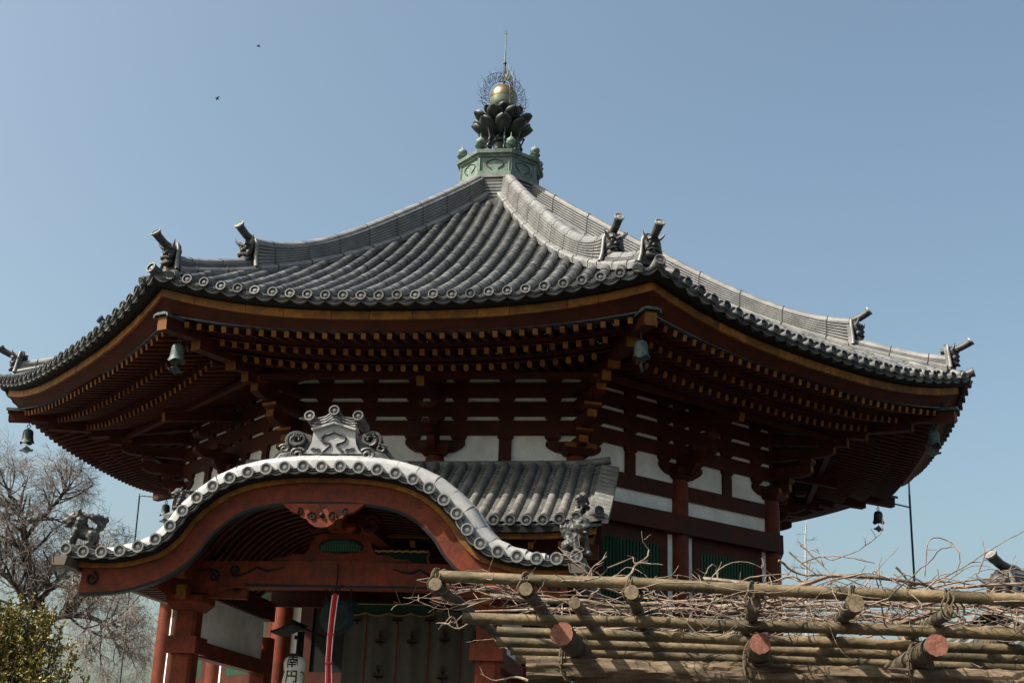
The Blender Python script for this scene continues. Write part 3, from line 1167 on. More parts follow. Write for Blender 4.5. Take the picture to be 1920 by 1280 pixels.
# ------------------------------------------------------------------ wind bells
def bell_parts():
    b = MB()
    prof = [(0.02, 0.0), (0.07, -0.012), (0.115, -0.045), (0.135, -0.11), (0.14, -0.22), (0.15, -0.30), (0.172, -0.345)]
    n = 24
    vs = []
    for r, z in prof:
        for j in range(n):
            a = TAU * j / n
            vs.append((r * math.cos(a), r * math.sin(a), z))
    # scalloped lip: four pointed feet
    for r, dz in ((0.182, 0),):
        for j in range(n):
            a = TAU * j / n
            vs.append((r * math.cos(a), r * math.sin(a), -0.355 - 0.055 * abs(math.cos(2 * a)) ** 3))
    m = len(prof) + 1
    fs = [tuple(range(n))]
    for i in range(m - 1):
        for j in range(n):
            j2 = (j + 1) % n
            fs.append((i * n + j2, i * n + j, (i + 1) * n + j, (i + 1) * n + j2))
    b.add(vs, fs)
    body = b.mesh('bell_body', COPPER_BELL, True, 50)
    mod = b
    h = MB()
    h.tube([(0, 0, 0.36), (0, 0, 0.10)], 0.012, 6)
    h.tube(spiral((0, 0, 0.06), 0.045, 0.045, 1.0, 0, (1, 0, 0), (0, 0, 1), 12), 0.012, 6)
    hook = h.mesh('hook', COPPER_DK, True)
    c = MB()
    c.tube([(0, 0, -0.03), (0, 0, -0.48)], 0.007, 5)
    o = [(-0.16, -0.60), (-0.19, -0.55), (-0.12, -0.545), (-0.07, -0.50), (0, -0.455), (0.07, -0.50), (0.12, -0.545), (0.19, -0.55), (0.16, -0.60), (0.08, -0.605), (0.0, -0.66), (-0.08, -0.605)]
    c.prism(o, lambda x, z: (x, 0.012, z), (0, -0.024, 0))
    catch = c.mesh('wind_catcher', COPPER_BELL)
    return body, hook, catch


BELLP = bell_parts()
bell_lab = {0: 'green bronze wind bell under the front left eave corner', 1: 'green bronze wind bell under the front right eave corner',
            -1: 'bronze wind bell at the far left eave tip against the sky', 2: 'bronze wind bell at the right eave tip, half hidden by the eave edge',
            3: 'dark wind bell hanging against the sky below the rear right eave corner', -2: 'dark wind bell behind the left slope of the porch roof'}
rr = random.Random(3)
for k in (0, 1, -1, 2, 3, -2):
    a = math.radians(-112.5 + 45 * k)
    R = 12.467
    o = empty('wind_bell', bell_lab[k], 'bell', (R * math.cos(a), R * math.sin(a), 9.93), 'wind bells under the eave corners')
    o.rotation_euler = (math.radians(rr.uniform(-3, 3)), math.radians(rr.uniform(-3, 3)), a + rr.uniform(-0.6, 0.6))
    for me, nm in zip(BELLP, ('bell_body', 'hook', 'wind_catcher')):
        put(me, nm, o)

# ------------------------------------------------------------------ entrance porch (cusped gable in front of a lean-to roof)
porch = empty('entrance_porch', 'red entrance porch with a cusped tiled gable roof in front of the hall', 'porch', (0, 0, 0))
KX = [0, 0.30, 0.604, 0.912, 1.209, 1.497, 1.757, 1.993, 2.205, 2.383, 2.614, 2.903, 3.193, 3.49, 3.796, 4.119]
KZ = [6.138, 6.142, 6.125, 6.092, 6.032, 5.935, 5.792, 5.603, 5.383, 5.127, 4.93, 4.829, 4.772, 4.756, 4.765, 4.825]
KXY = [(-x, z) for x, z in zip(KX[:0:-1], KZ[:0:-1])] + list(zip(KX, KZ))
YV = -16.6


def smooth_curve(pts, per=6):
    """Catmull-Rom through 2D points"""
    P = [Vector(p) for p in pts]
    P = [2 * P[0] - P[1]] + P + [2 * P[-1] - P[-2]]
    out = []
    for i in range(1, len(P) - 2):
        for k in range(per):
            t = k / per
            a, b, c, d = P[i - 1], P[i], P[i + 1], P[i + 2]
            out.append(0.5 * ((2 * b) + (c - a) * t + (2 * a - 5 * b + 4 * c - d) * t * t + (3 * b - a - 3 * c + d) * t ** 3))
    out.append(P[-2])
    return out


KC = smooth_curve(KXY, 5)


def arclen(C):
    L = [0.0]
    for i in range(1, len(C)):
        L.append(L[-1] + (C[i] - C[i - 1]).length)
    return L


KL = arclen(KC)


def at_len(s, C=KC, L=KL):
    s = max(0, min(L[-1], s))
    for i in range(1, len(L)):
        if L[i] >= s:
            f = (s - L[i - 1]) / (L[i] - L[i - 1] + 1e-12)
            p = C[i - 1].lerp(C[i], f)
            t = (C[i] - C[i - 1]).normalized()
            return p, t
    return C[-1], (C[-1] - C[-2]).normalized()


def offset_curve(C, o):
    out = []
    for i in range(len(C)):
        a, b = C[max(0, i - 1)], C[min(len(C) - 1, i + 1)]
        t = (b - a).normalized()
        n = Vector((-t.y, t.x))
        out.append(C[i] + n * (o(i) if callable(o) else o))
    return out


def sheet(mb, C0, C1, y0, y1, mi=0):
    """closed band between curve C0 (top) and C1 (bottom), extruded y0..y1"""
    rings = []
    for a, b in zip(C0, C1):
        rings.append([Vector((a.x, y0, a.y)), Vector((a.x, y1, a.y)), Vector((b.x, y1, b.y)), Vector((b.x, y0, b.y))])
    mb.loft(rings, mi)


# roof deck
mb = MB()
sheet(mb, offset_curve(KC, -0.03), offset_curve(KC, -0.12), -16.48, -11.6)
pdeck = mb.build('porch_roof', TILE_OLD, porch)
PDISC = disc_mesh(0.097, 0.34).mesh('eave_disc_tile', TILE_NEW, True, 30)
PLIP = lip_mesh(0.31, 0.018, 0.13, 0.048, 3).mesh('eave_pan_tile', TILE_NEW)
# discs along the verge, following the measured places
nd = 30
for i in range(nd + 1):
    s = 0.12 + (KL[-1] - 0.24) * i / nd
    p, t = at_len(s)
    ang = math.atan2(t.y, t.x)
    put(PDISC, 'eave_disc_tile', pdeck, TR(p.x, YV, p.y) @ Matrix.Rotation(-ang, 4, 'Y'))
    if i < nd:
        p, t = at_len(s + (KL[-1] - 0.24) / nd / 2)
        ang = math.atan2(t.y, t.x)
        put(PLIP, 'eave_pan_tile', pdeck, TR(p.x, YV + 0.035, p.y + 0.0) @ Matrix.Rotation(-ang, 4, 'Y'))
# short barrels behind discs are part of the disc tile; rolls follow the curve behind them
RSEG = 0.315


def roll_seg_mesh(r, L, low=0.08):
    mb = MB()
    n = 8
    vs = []
    for x, rr_ in ((-L / 2, r), (L / 2 * 0.97, r), (L / 2 * 0.975, r * 0.95), (L / 2, r * 0.95)):
        for j in range(n + 1):
            a = math.pi * j / n
            vs.append((x, rr_ * math.cos(a), rr_ * math.sin(a)))
        vs.append((x, -rr_, -low))
        vs.append((x, rr_, -low))
    N = n + 3
    fs = [tuple(range(N))[::-1]] + [tuple(3 * N + j for j in range(N))]
    for i in range(3):
        for j in range(N):
            j2 = (j + 1) % N
            fs.append((i * N + j2, i * N + j, (i + 1) * N + j, (i + 1) * N + j2))
    mb.add(vs, fs)
    return mb


SEGA = roll_seg_mesh(0.125, RSEG * 1.01)
SEGV = roll_seg_mesh(0.135, RSEG * 1.07, 0.24).mesh('verge_roll_tile', TILE_SV, True, 35)
SEGAM = SEGA.mesh('verge_roll_tile', TILE_SV, True, 35)
nseg = int(KL[-1] / RSEG)


def seg_frame(s, y, lift):
    p, t = at_len(s)
    n = Vector((-t.y, t.x))
    # tiles overlap downhill: flip on the left half so +x is downhill
    sg = 1 if p.x > 0 else -1
    tx = Vector((t.x, 0, t.y)) * sg
    nz = Vector((n.x, 0, n.y))
    yy = nz.cross(tx)
    o = Vector((p.x, y, p.y)) + nz * lift
    return frame(o, tx, yy, nz)


rest = []
for i in range(1, nseg - 1):
    s = KL[-1] * (i + 0.5) / nseg
    xa_ = abs(at_len(s)[0].x)
    if xa_ > 3.6:
        continue
    tp = 1.0 - 0.8 * max(0.0, (xa_ - 2.4) / 1.2)
    put(SEGV, 'verge_roll_tile', pdeck, seg_frame(s, -16.13, 0.01 + 0.15 * tp) @ Matrix.Diagonal((1, 1.55, 0.55 + 0.3 * tp, 1)))
    put(SEGAM, 'verge_roll_tile', pdeck, seg_frame(s, -15.80, 0.02 + 0.17 * tp) @ Matrix.Diagonal((1.06, 0.85, 0.85, 1)))
    for y in np.arange(-15.45, -11.8, 0.36):
        rest.append((SEGA, seg_frame(s, float(y), 0.0)))
tag(stuff_from(rest).build('roll_tile_rows', TILE_OLD, pdeck, None, True, 35), kind='stuff')
# gable board: ochre edge, red board, black lower line
def trim(C, x):
    return [p for p in C if abs(p.x) <= x]


mb = MB()
C0 = offset_curve(KC, -0.115)
C1 = offset_curve(KC, -0.20)
sheet(mb, trim(offset_curve(KC, -0.085), 3.95), trim(offset_curve(KC, -0.125), 3.95), -16.50, -16.1)
mb.build('verge_batten', BLACK, porch)  # near-black strip filling the gap between discs and edge boards
nb = 14
KT = [i for i, p in enumerate(KC) if abs(p.x) <= 3.86]
for b in range(nb):
    i0 = KT[0] + (KT[-1] - KT[0]) * b // nb
    i1 = KT[0] + (KT[-1] - KT[0]) * (b + 1) // nb
    A = offset_curve(KC, -0.13)[i0:i1 + 1]
    B = offset_curve(KC, -0.205)[i0:i1 + 1]
    A[0], B[0] = A[0].lerp(A[1], 0.03), B[0].lerp(B[1], 0.03)
    m = MB()
    sheet(m, A, B, -16.36, -16.2)
    m.build('edge_board', YEL_BD, porch)
wid = lambda i: -(0.50 + 0.10 * max(0, (abs(KC[i].x) - 2.6)) / 1.2)
mb = MB()
IT = [i for i, p in enumerate(KC) if abs(p.x) <= 3.80]
A = offset_curve(KC, -0.20)
B = offset_curve(KC, lambda i: wid(i))
Ai = [A[i] for i in IT]
Bi = [B[i] for i in IT]
sheet(mb, Ai, Bi, -16.30, -16.18)
gable = mb.build('gable_board', RED_BR, porch)
mb = MB()
B2 = [offset_curve(KC, lambda i: wid(i) + 0.002)[i] for i in IT]
B3 = [offset_curve(KC, lambda i: wid(i) - 0.042)[i] for i in IT]
sheet(mb, B2, B3, -16.312, -16.17)
mb.build('black_edge_line', BLKP, gable)
for s in (-1, 1):
    m = MB()
    m.tube(spiral((s * 3.66, -16.32, 4.39), 0.11, 0.02, 1.3, math.pi * 0.6, (s, 0, 0), (0, 0, 1)), 0.018, 6)
    m.build('carved_scroll', BLKP, gable)
# pendant under the apex
m = MB()
half = [(0, 5.23), (0.10, 5.24), (0.20, 5.30), (0.24, 5.36), (0.33, 5.38), (0.38, 5.44), (0.50, 5.47), (0.60, 5.55), (0.66, 5.60)]
out = half + [(-x, z) for x, z in reversed(half[1:])]
m.prism(out, lambda x, z: (x, -16.36, z), (0, 0.10, 0))
pend = m.build('gable_pendant', RED_BR, porch)
m = MB()
for s in (-1, 1):
    m.tube(spiral((s * 0.16, -16.37, 5.40), 0.075, 0.015, 1.2, 0, (s, 0, 0), (0, 0, 1)), 0.014, 5)
    m.tube(spiral((s * 0.36, -16.37, 5.47), 0.06, 0.012, 1.2, 1, (s, 0, 0), (0, 0, 1)), 0.012, 5)
m.ball((0, -16.365, 5.42), 0.045, 8)
m.build('pendant_carving', BLKP, pend)

# soffit and curved rafters
mb = MB()
sheet(mb, offset_curve(KC, -0.14), offset_curve(KC, -0.17), -16.3, -11.6)
mb.build('porch_soffit', RED, porch)
CR = MB()
cc = trim(offset_curve(KC, -0.172), 4.0)
cd = trim(offset_curve(KC, -0.27), 4.0)
n_ = min(len(cc), len(cd))
cc, cd = cc[:n_], cd[:n_]
sheet(CR, cc, cd, -0.05, 0.05)
CRM = CR.mesh('curved_rafter', RED)
for y in np.arange(-16.15, -11.8, 0.27):
    put(CRM, 'curved_rafter', porch, TR(0, float(y), 0))

# onigawara plaque on the porch ridge
m = MB()
yo = -16.05
body = [(-0.40, 6.48), (-0.34, 6.55), (-0.30, 6.66), (-0.285, 6.84), (-0.285, 6.87), (0, 6.965), (0.285, 6.87), (0.285, 6.84), (0.30, 6.66), (0.34, 6.55), (0.40, 6.48)]
m.prism(body, lambda x, z: (x, yo, z), (0, 0.16, 0))
for dz, w, th, yy in ((0.0, 0.30, 0.035, -0.05), (0.055, 0.29, 0.03, -0.03), (0.105, 0.27, 0.03, -0.06)):
    m.bar((-w, yo + 0.06, 6.87 + dz), (0, yo + 0.06, 6.985 + dz), 0.26, th)
    m.bar((0, yo + 0.06, 6.985 + dz), (w, yo + 0.06, 6.87 + dz), 0.26, th)
m.b6(-0.42, 0.42, yo - 0.03, yo + 0.16, 6.39, 6.44)
m.b6(-0.40, 0.40, yo + 0.0, yo + 0.16, 6.28, 6.39)
oni = m.build('ridge_plaque', TILE_SV, porch, Matrix.Diagonal((1.22, 1, 1, 1)))
m = MB()
pts = [(-0.14, 6.50), (-0.10, 6.55), (-0.05, 6.60), (-0.055, 6.645), (-0.11, 6.66), (-0.155, 6.69), (-0.16, 6.74), (-0.12, 6.785), (-0.06, 6.805), (0, 6.835)]
path = [(x, yo - 0.012, z) for x, z in pts] + [(-x, yo - 0.012, z) for x, z in reversed(pts[:-1])]
m.tube(path, 0.022, 6)
for s in (-1, 1):
    for c in ((0.20, 6.53), (0.26, 6.54)):
        m.tube(spiral((s * c[0], yo - 0.01, c[1]), 0.035, 0.01, 1.1, 0, (s, 0, 0), (0, 0, 1), 12), 0.013, 5)
m.build('plaque_relief', TILE_DK, oni, None, True)
m = MB()
for i in range(9):
    m.tube(spiral((-0.34 + i * 0.085, yo - 0.02, 6.36), 0.04, 0.04, 0.5, math.pi, (1, 0, 0), (0, 0, 1), 8), 0.012, 5)
m.build('plaque_base_ornament', TILE_DK, oni, None, True)
PD2 = disc_mesh(0.085, 0.5).mesh('plaque_disc_tile', TILE, True, 30)
for x, z in ((-0.33, 7.08), (0, 7.17), (0.33, 7.08)):
    put(PD2, 'plaque_disc_tile', oni, TR(x, yo - 0.10, z) @ Matrix.Diagonal((0.85, 1, 1, 1)) @ Matrix.Rotation(math.radians(-8), 4, 'X'))
m = MB()
for s in (-1, 1):
    for q in range(3):
        m.tube([(s * 0.03, yo - 0.06 + 0.0 * q, 7.15 - 0.045 * q), (s * 0.12, yo - 0.06, 7.07 - 0.045 * q), (s * 0.24, yo - 0.06, 7.04 - 0.045 * q), (s * 0.34, yo - 0.06, 7.06 - 0.045 * q)], 0.017, 6)
m.build('plaque_top_tiles', TILE_DK, oni, None, True)
for s in (-1, 1):
    m = MB()
    # stacked wave scrolls at the side of the plaque
    m.tube(spiral((s * 0.50, yo - 0.0, 6.71), 0.145, 0.05, 1.15, -0.6, (s, 0, 0), (0, 0, 1), 26), 0.03, 7)
    m.tube(spiral((s * 0.50, yo - 0.02, 6.71), 0.105, 0.03, 0.8, -1.6, (s, 0, 0), (0, 0, 1), 18), 0.022, 6)
    for a in range(5):
        an = 0.3 + a * 0.62
        m.ball((s * (0.50 + 0.062 * math.cos(an)), yo - 0.03, 6.73 + 0.07 * math.sin(an)), 0.021, 6)
    m.tube(spiral((s * 0.48, yo, 6.47), 0.105, 0.02, 1.4, 2.6, (s, 0, 0), (0, 0, 1), 22, -1), 0.026, 6)
    m.tube(spiral((s * 0.66, yo, 6.56), 0.075, 0.02, 1.2, 0.4, (s, 0, 0), (0, 0, 1), 18), 0.022, 6)
    for q in range(5):
        m.tube([(s * (0.42 + 0.015 * q), yo + 0.01, 6.36), (s * (0.56 + 0.02 * q), yo, 6.50 - 0.02 * q), (s * (0.70 + 0.03 * q), yo, 6.46 - 0.045 * q), (s * (0.80 + 0.035 * q), yo, 6.32 - 0.03 * q)], 0.021, 6)
    m.tube(spiral((s * 0.98, yo, 6.27), 0.065, 0.02, 1.3, 0.3, (s, 0, 0), (0, 0, 1), 18), 0.022, 6)
    m.tube([(s * 0.75, yo + 0.02, 6.30), (s * 0.9, yo, 6.22), (s * 1.02, yo, 6.15)], [0.05, 0.05, 0.03], 6)
    o = [(0.30, 6.27), (0.32, 6.80), (0.48, 6.86), (0.62, 6.78), (0.70, 6.60), (0.84, 6.40), (0.97, 6.22), (0.97, 6.0), (0.30, 6.1)]
    m.prism(o, lambda x, z, s=s: (s * x, yo + 0.05, z), (0, 0.07, 0))
    m.build('wave_scroll', TILE_DK, oni, None, True)
# ridge behind the plaque running back to the lean-to
m = MB()
m.tube([(0, yo + 0.16, 6.5), (0, -11.2, 6.5)], [0.14, 0.14], 10)
m.b6(-0.2, 0.2, yo + 0.17, -11.2, 6.05, 6.48)
m.build('porch_ridge', TILE_NEW, porch, None, True)
# gutters
for s in (-1, 1):
    m = MB()
    m.prism([(-0.13, 0.07), (-0.10, -0.07), (0.10, -0.07), (0.13, 0.07), (0.11, 0.07), (0.085, -0.05), (-0.085, -0.05), (-0.11, 0.07)], lambda x, z, s=s: (s * 4.02 + x, -16.75, 4.60 + z), (0, 4.6, 0))
    m.prism([(-0.1, 0.06), (-0.085, -0.05), (0.085, -0.05), (0.1, 0.06)], lambda x, z, s=s: (s * 4.02 + x, -16.74, 4.60 + z), (0, 0.02, 0))
    m.build('gutter', GUTTER, porch)

# pillars, beams, brackets
def pillar_mesh():
    m = MB()
    w, c = 0.185, 0.05
    ring = [(-w, -w + c), (-w + c, -w), (w - c, -w), (w, -w + c), (w, w - c), (w - c, w), (-w + c, w), (-w, w - c)]
    m.loft([[Vector((x, y, z)) for x, y in ring] for z in (1.42, 4.06)])
    return m.mesh('pillar', RED_BR)


PILM = pillar_mesh()
for x, y in ((-2.5, -15), (2.5, -15), (-2.5, -11.05), (2.5, -11.05)):
    p = put(PILM, 'pillar', porch, TR(x, y, 0))
    if y < -14:
        s = 1 if x > 0 else -1
        m = MB()
        m.b6(x - 0.26, x + 0.26, y - 0.26, y + 0.26, 3.38, 3.65)
        m.bar((x, y, 3.50), (x, -10.7, 3.50), 0.22, 0.26)
        m.build('tie_beam', RED_BR, porch)
        m = MB()
        m.prism(arm_outline(0.62, 4.30, 4.55), lambda a, z, x=x, y=y: (x + a, y - 0.10, z), (0, 0.2, 0))
        m.bar((x, y + 0.5, 4.33), (x, y - 0.48, 4.33), 0.17, 0.22, 0, 1)
        m.bar((x, y + 0.5, 4.66), (x, y - 0.62, 4.66), 0.17, 0.24, 0, 1)
        m.bar((x + s * 0.1, y, 4.42), (x - s * 0.95, y, 4.40), 0.16, 0.24, 0, 1)
        m.bar((x, y, 4.80), (x + s * 0.62, y, 4.80), 0.18, 0.22, 0, 1)
        br = m.build('porch_bracket', [RED_BR, YEL], porch)
        put(block_mesh(0.62, 0.24, 0.60).mesh('large_bearing_block', RED_BR), 'large_bearing_block', br, TR(x, y, 4.062))
        for a in (-0.5, 0, 0.5):
            put(BLOCKY, 'bearing_block', br, TR(x + a, y, 4.552) @ Matrix.Scale(0.9, 4))
        m = MB()
        m.tube(spiral((x - s * 0.80, y - 0.12, 4.44), 0.09, 0.02, 1.2, 0, (s, 0, 0), (0, 0, 1)), 0.02, 6)
        m.build('carved_scroll', BLKP, br)
    # upper side wall between front and rear pillar
for s in (-1, 1):
    m = MB()
    m.b6(s * 2.44, s * 2.56, -14.75, -11.3, 3.642, 4.38)
    m.build('side_wall_panel', WHITE, porch)
    m = MB()
    m.b6(s * 2.36, s * 2.64, -14.72, -10.9, 4.384, 4.74)
    m.build('side_beam', RED, porch)
# arched main beam with carved lines
half = [(0, 4.47), (1.2, 4.46), (1.75, 4.44), (2.05, 4.36), (2.36, 4.34), (2.40, 4.88), (0, 4.905)]
m = MB()
out = [(x, z) for x, z in half[:5]] + [(3.05, 4.60), (3.12, 4.86)] + [(0, 4.905), (-3.12, 4.86), (-3.05, 4.60)] + [(-x, z) for x, z in reversed(half[1:5])]
m.prism(out, lambda x, z: (x, -15.17, z), (0, 0.32, 0))
beam = m.build('arched_beam', RED_BR, porch)
m = MB()
m.b6(-1.55, 1.55, -15.176, -15.16, 4.474, 4.515)
m.build('beam_groove', BLKP, beam)
for s in (-1, 1):
    m = MB()
    m.tube(spiral((s * 1.72, -15.178, 4.72), 0.10, 0.02, 1.25, -2.4, (s, 0, 0), (0, 0, 1)), 0.026, 6)
    m.tube(spiral((s * 2.08, -15.178, 4.62), 0.11, 0.03, 1.2, 0.5, (s, 0, 0), (0, 0, 1)), 0.019, 6)
    m.tube([(s * 1.66, -15.178, 4.63), (s * 1.50, -15.178, 4.70), (s * 1.36, -15.178, 4.78), (s * 1.20, -15.178, 4.72), (s * 1.05, -15.178, 4.74), (s * 0.9, -15.178, 4.79)], [0.018, 0.02, 0.02, 0.022, 0.016, 0.006], 6)
    m.tube([(s * 2.0, -15.178, 4.53), (s * 2.15, -15.178, 4.75), (s * 2.36, -15.178, 4.70)], 0.016, 6)
    m.build('beam_carving', BLKP, beam)
# frog-leg strut with green panel
half = [(0.30, 5.37), (0.42, 5.33), (0.50, 5.22), (0.54, 5.10), (0.62, 5.02), (0.80, 5.02), (0.92, 4.97), (1.12, 4.95), (1.2, 4.91)]
m = MB()
m.prism([(-x, z) for x, z in half] + [(x, z) for x, z in reversed(half)], lambda x, z: (x, -15.10, z), (0, 0.14, 0))
frog = m.build('frog_leg_strut', RED_BR, porch)
half = [(0, 5.27), (0.2, 5.275), (0.32, 5.24), (0.38, 5.17), (0.36, 5.09), (0.26, 5.045), (0.20, 5.065), (0.12, 5.035), (0, 5.03)]
m = MB()
m.prism([(x, z) for x, z in half] + [(-x, z) for x, z in reversed(half[1:-1])], lambda x, z: (x, -15.112, z), (0, 0.01, 0))
m.build('green_inset', BLKP, frog)
for i in range(15):
    x = -0.315 + i * 0.045
    zt = 5.255 - 0.11 * (abs(x) / 0.34) ** 3
    m = MB()
    m.bar((x, -15.117, 5.075), (x, -15.117, zt), 0.034, 0.012, 0, None, (0, 1, 0))
    m.build('green_slat', GREEN, frog)
m = MB()
m.prism(arm_outline(0.55, 5.50, 5.70), lambda x, z: (x, -15.08, z), (0, 0.16, 0))
m.bar((0, -14.6, 5.52), (0, -15.5, 5.52), 0.18, 0.26, 0, 1)
m.bar((0, -11.8, 5.80), (0, -15.95, 5.80), 0.24, 0.24, 0, 1)
rb = m.build('ridge_bracket', [RED_BR, YEL], porch)
put(block_mesh(0.5, 0.14, 0.4).mesh('bearing_block', RED_BR), 'bearing_block', rb, TR(0, -15.03, 5.372))
for s in (-1, 1):
    m = MB()
    m.tube(spiral((s * 0.48, -15.1, 5.52), 0.17, 0.04, 1.3, 0.4, (s, 0, 0), (0, 0, 1)), 0.045, 7)
    m.build('carved_side_scroll', RED, rb, None, True)

# lean-to roof behind the gable
lean = MB()
LX = 4.22


def zl(x, y):
    t = (y + 9.0) / -3.5  # 0 at the top, 1 at the eave
    z = 7.98 - 2.15 * t + 0.28 * t * t
    return z + 0.16 * max(0, (abs(x) - 2.6) / 1.6) ** 2.2 * max(0, t)


LP = 0.303
ys = np.arange(-12.45, -8.9, 0.17)
for i in range(-13, 13):
    x0, x1 = i * LP + LP / 2, (i + 1) * LP + LP / 2
    if x0 > 3.7 or x1 < -4.0:
        continue
    for yi in range(len(ys) - 1):
        ya, yb = ys[yi], ys[yi + 1]
        vs = []
        for y, dz in ((ya, 0.03), (yb, 0.0)):
            for s in range(5):
                f = s / 4
                x = x0 + (x1 - x0) * f
                vs.append((x, y, zl(x, y) - 0.055 * math.sin(math.pi * f) + dz))
        for s in range(5):
            vs.append((vs[s][0], ya, vs[s][2] - 0.035))
        lean.add(vs, [(s, s + 1, 6 + s, 5 + s) for s in range(4)] + [(10 + s, 11 + s, s + 1, s) for s in range(4)])
lroof = lean.build('lean_to_roof', TILE_OLD, porch)
m = MB()
rings = []
for y in np.linspace(-12.5, -8.8, 12):
    rings.append([Vector((x, float(y), zl(x, float(y)) - 0.10)) for x in np.linspace(-4.1, 4.1, 15)] + [Vector((x, float(y), zl(x, float(y)) - 0.2)) for x in np.linspace(4.1, -4.1, 15)])
m.loft(rings)
m.build('lean_to_deck', BLACK, lroof)


def lean_frame(x, y):
    e = 0.05
    sl = (zl(x, y + e) - zl(x, y - e)) / (2 * e)
    ay = Vector((0, 1, sl)).normalized()
    xx = Vector((1, 0, 0))
    return frame((x, y, zl(x, y) + 0.015), xx, ay, xx.cross(ay)), 1 / math.sqrt(1 + sl * sl)


LCOV = cover_mesh().mesh('cover_tile', TILE_OLD, True, 35)
restl = []
for i in range(-12, 13):
    x = i * LP
    y = -12.32
    while y < -9.1:
        M, c = lean_frame(x, y + 0.16)
        y2 = y + SEG * c
        M = frame((x, y2, zl(x, y2) + 0.015), M.col[0][:3], M.col[1][:3], M.col[2][:3]) @ Matrix.Diagonal((0.85, 1, 0.9, 1))
        if x > 0.4:
            put(LCOV, 'cover_tile', lroof, M)
        else:
            restl.append((COVER, M))
        y = y2
    if x > 1.5:
        put(DISCM, 'eave_disc_tile', lroof, TR(x, -12.52, zl(x, -12.5) + 0.02))
        put(LIPM, 'eave_pan_tile', lroof, TR(x - LP / 2, -12.48, zl(x, -12.5) - 0.02) @ Matrix.Diagonal((0.83, 1, 1, 1)))
tag(stuff_from(restl).build('cover_tile_rows', TILE_OLD, lroof, None, True, 35), kind='stuff')
put(DISCM, 'eave_disc_tile', lroof, TR(4.05, -12.55, zl(4.05, -12.5) + 0.06) @ Matrix.Rotation(math.radians(35), 4, 'Z'))
# verge tiles at the right and left end, short rows across the slope
VG = MB()
VG.add([Matrix.Rotation(math.radians(90), 4, 'Z') @ Vector(v) for v in COVER.v], COVER.f)
VGM = VG.mesh('verge_tile', TILE_OLD, True, 35)
for s in (-1, 1):
    for q in range(13):
        y = -12.38 + q * 0.27
        z = zl(4.0, y)
        M = TR(s * 3.87, y, z + 0.03) @ (Matrix.Identity(4) if s > 0 else Matrix.Rotation(math.pi, 4, 'Z')) @ Matrix.Rotation(math.radians(14), 4, 'Y') @ Matrix.Diagonal((1.05, 1.1, 0.7, 1))
        if s > 0:
            put(VGM, 'verge_tile', lroof, M)
    m = MB()
    rings = []
    for y in np.linspace(-12.5, -8.85, 14):
        y = float(y)
        z = zl(4.0, y)
        rings.append([Vector((s * 3.8, y, z + 0.02)), Vector((s * 4.22, y, z - 0.07)), Vector((s * 4.22, y, z - 0.14)), Vector((s * 3.8, y, z - 0.14))])
    m.loft(rings)
    m.build('verge_strip', TILE_OLD, lroof)
    # low ridge tiles near the verge top
m = MB()
m.tube([(-3.95, -8.98, 8.02), (0, -8.98, 8.0), (3.4, -8.98, 8.03), (4.05, -8.98, 8.12)], 0.085, 10)
m.b6(-3.9, 3.9, -9.06, -8.9, 7.8, 7.97)
m.build('lean_to_ridge', TILE_OLD, lroof, None, True)
# lean-to eave: ochre edge, fascia and rafters
m = MB()
rings = []
for x in np.linspace(-4.0, 4.0, 17):
    z = zl(x, -12.5)
    rings.append([Vector((x, -12.38, z - 0.20)), Vector((x, -12.30, z - 0.20)), Vector((x, -12.30, z - 0.30)), Vector((x, -12.38, z - 0.30))])
m.loft(rings)
m.build('edge_board', YEL_BD, porch)
LR = MB()
LR.bar((0, 0, 0), (0, -1, 0), 0.10, 0.13, 0, 1)
LRM = LR.mesh('rafter', [RED, YEL])
for i in range(-7, 8):
    x = i * 0.555
    p0, p1 = Vector((x, -9.2, zl(x, -9.2) - 0.45)), Vector((x, -12.12, zl(x, -12.4) - 0.42))
    L_ = (p1 - p0).length
    ay = (p0 - p1) / L_
    xx = Vector((1, 0, 0))
    put(LRM, 'rafter', porch, frame(p0, xx, ay * L_, xx.cross(ay)))
m = MB()
m.b6(-4.0, 4.0, -11.75, -11.55, 5.55, 5.85)
m.b6(-4.0, 4.0, -11.10, -10.9, 4.95, 5.3)
m.build('lean_to_beam', RED, porch)
m = MB()
m.b6(-2.4, 2.4, -11.12, -11.02, 4.66, 4.94)
m.build('lintel', RED, porch)
m = MB()
m.b6(-3.9, 3.9, -9.2, -9.05, 5.3, 7.7)
m.build('lean_to_back_wall', RED, porch)
for s in (-1, 1):
    m = MB()
    m.b6(s * 3.5, s * 3.8, -11.2, -10.9, 1.42, 4.95)
    # white painted corner post of the lean-to
    m = MB()

# ------------------------------------------------------------------ things hung in and on the porch
def remesh_obj(mb, name, mats, voxel):
    me = mb.mesh(name + '_raw', mats)
    o = bpy.data.objects.new(name + '_raw', me)
    COL.objects.link(o)
    md = o.modifiers.new('r', 'REMESH')
    md.mode = 'VOXEL'
    md.voxel_size = voxel
    md.use_smooth_shade = True
    sm = o.modifiers.new('s', 'SMOOTH')
    sm.factor = 0.5
    sm.iterations = 2
    dg = bpy.context.evaluated_depsgraph_get()
    me2 = bpy.data.meshes.new_from_object(o.evaluated_get(dg))
    me2.name = name
    bpy.data.objects.remove(o)
    from mathutils import noise
    for v in me2.vertices:
        n_ = noise.fractal(v.co * 14.0, 1.0, 2.0, 3)
        v.co += v.normal * (0.016 * n_)
    for p in me2.polygons:
        p.use_smooth = True
    return me2


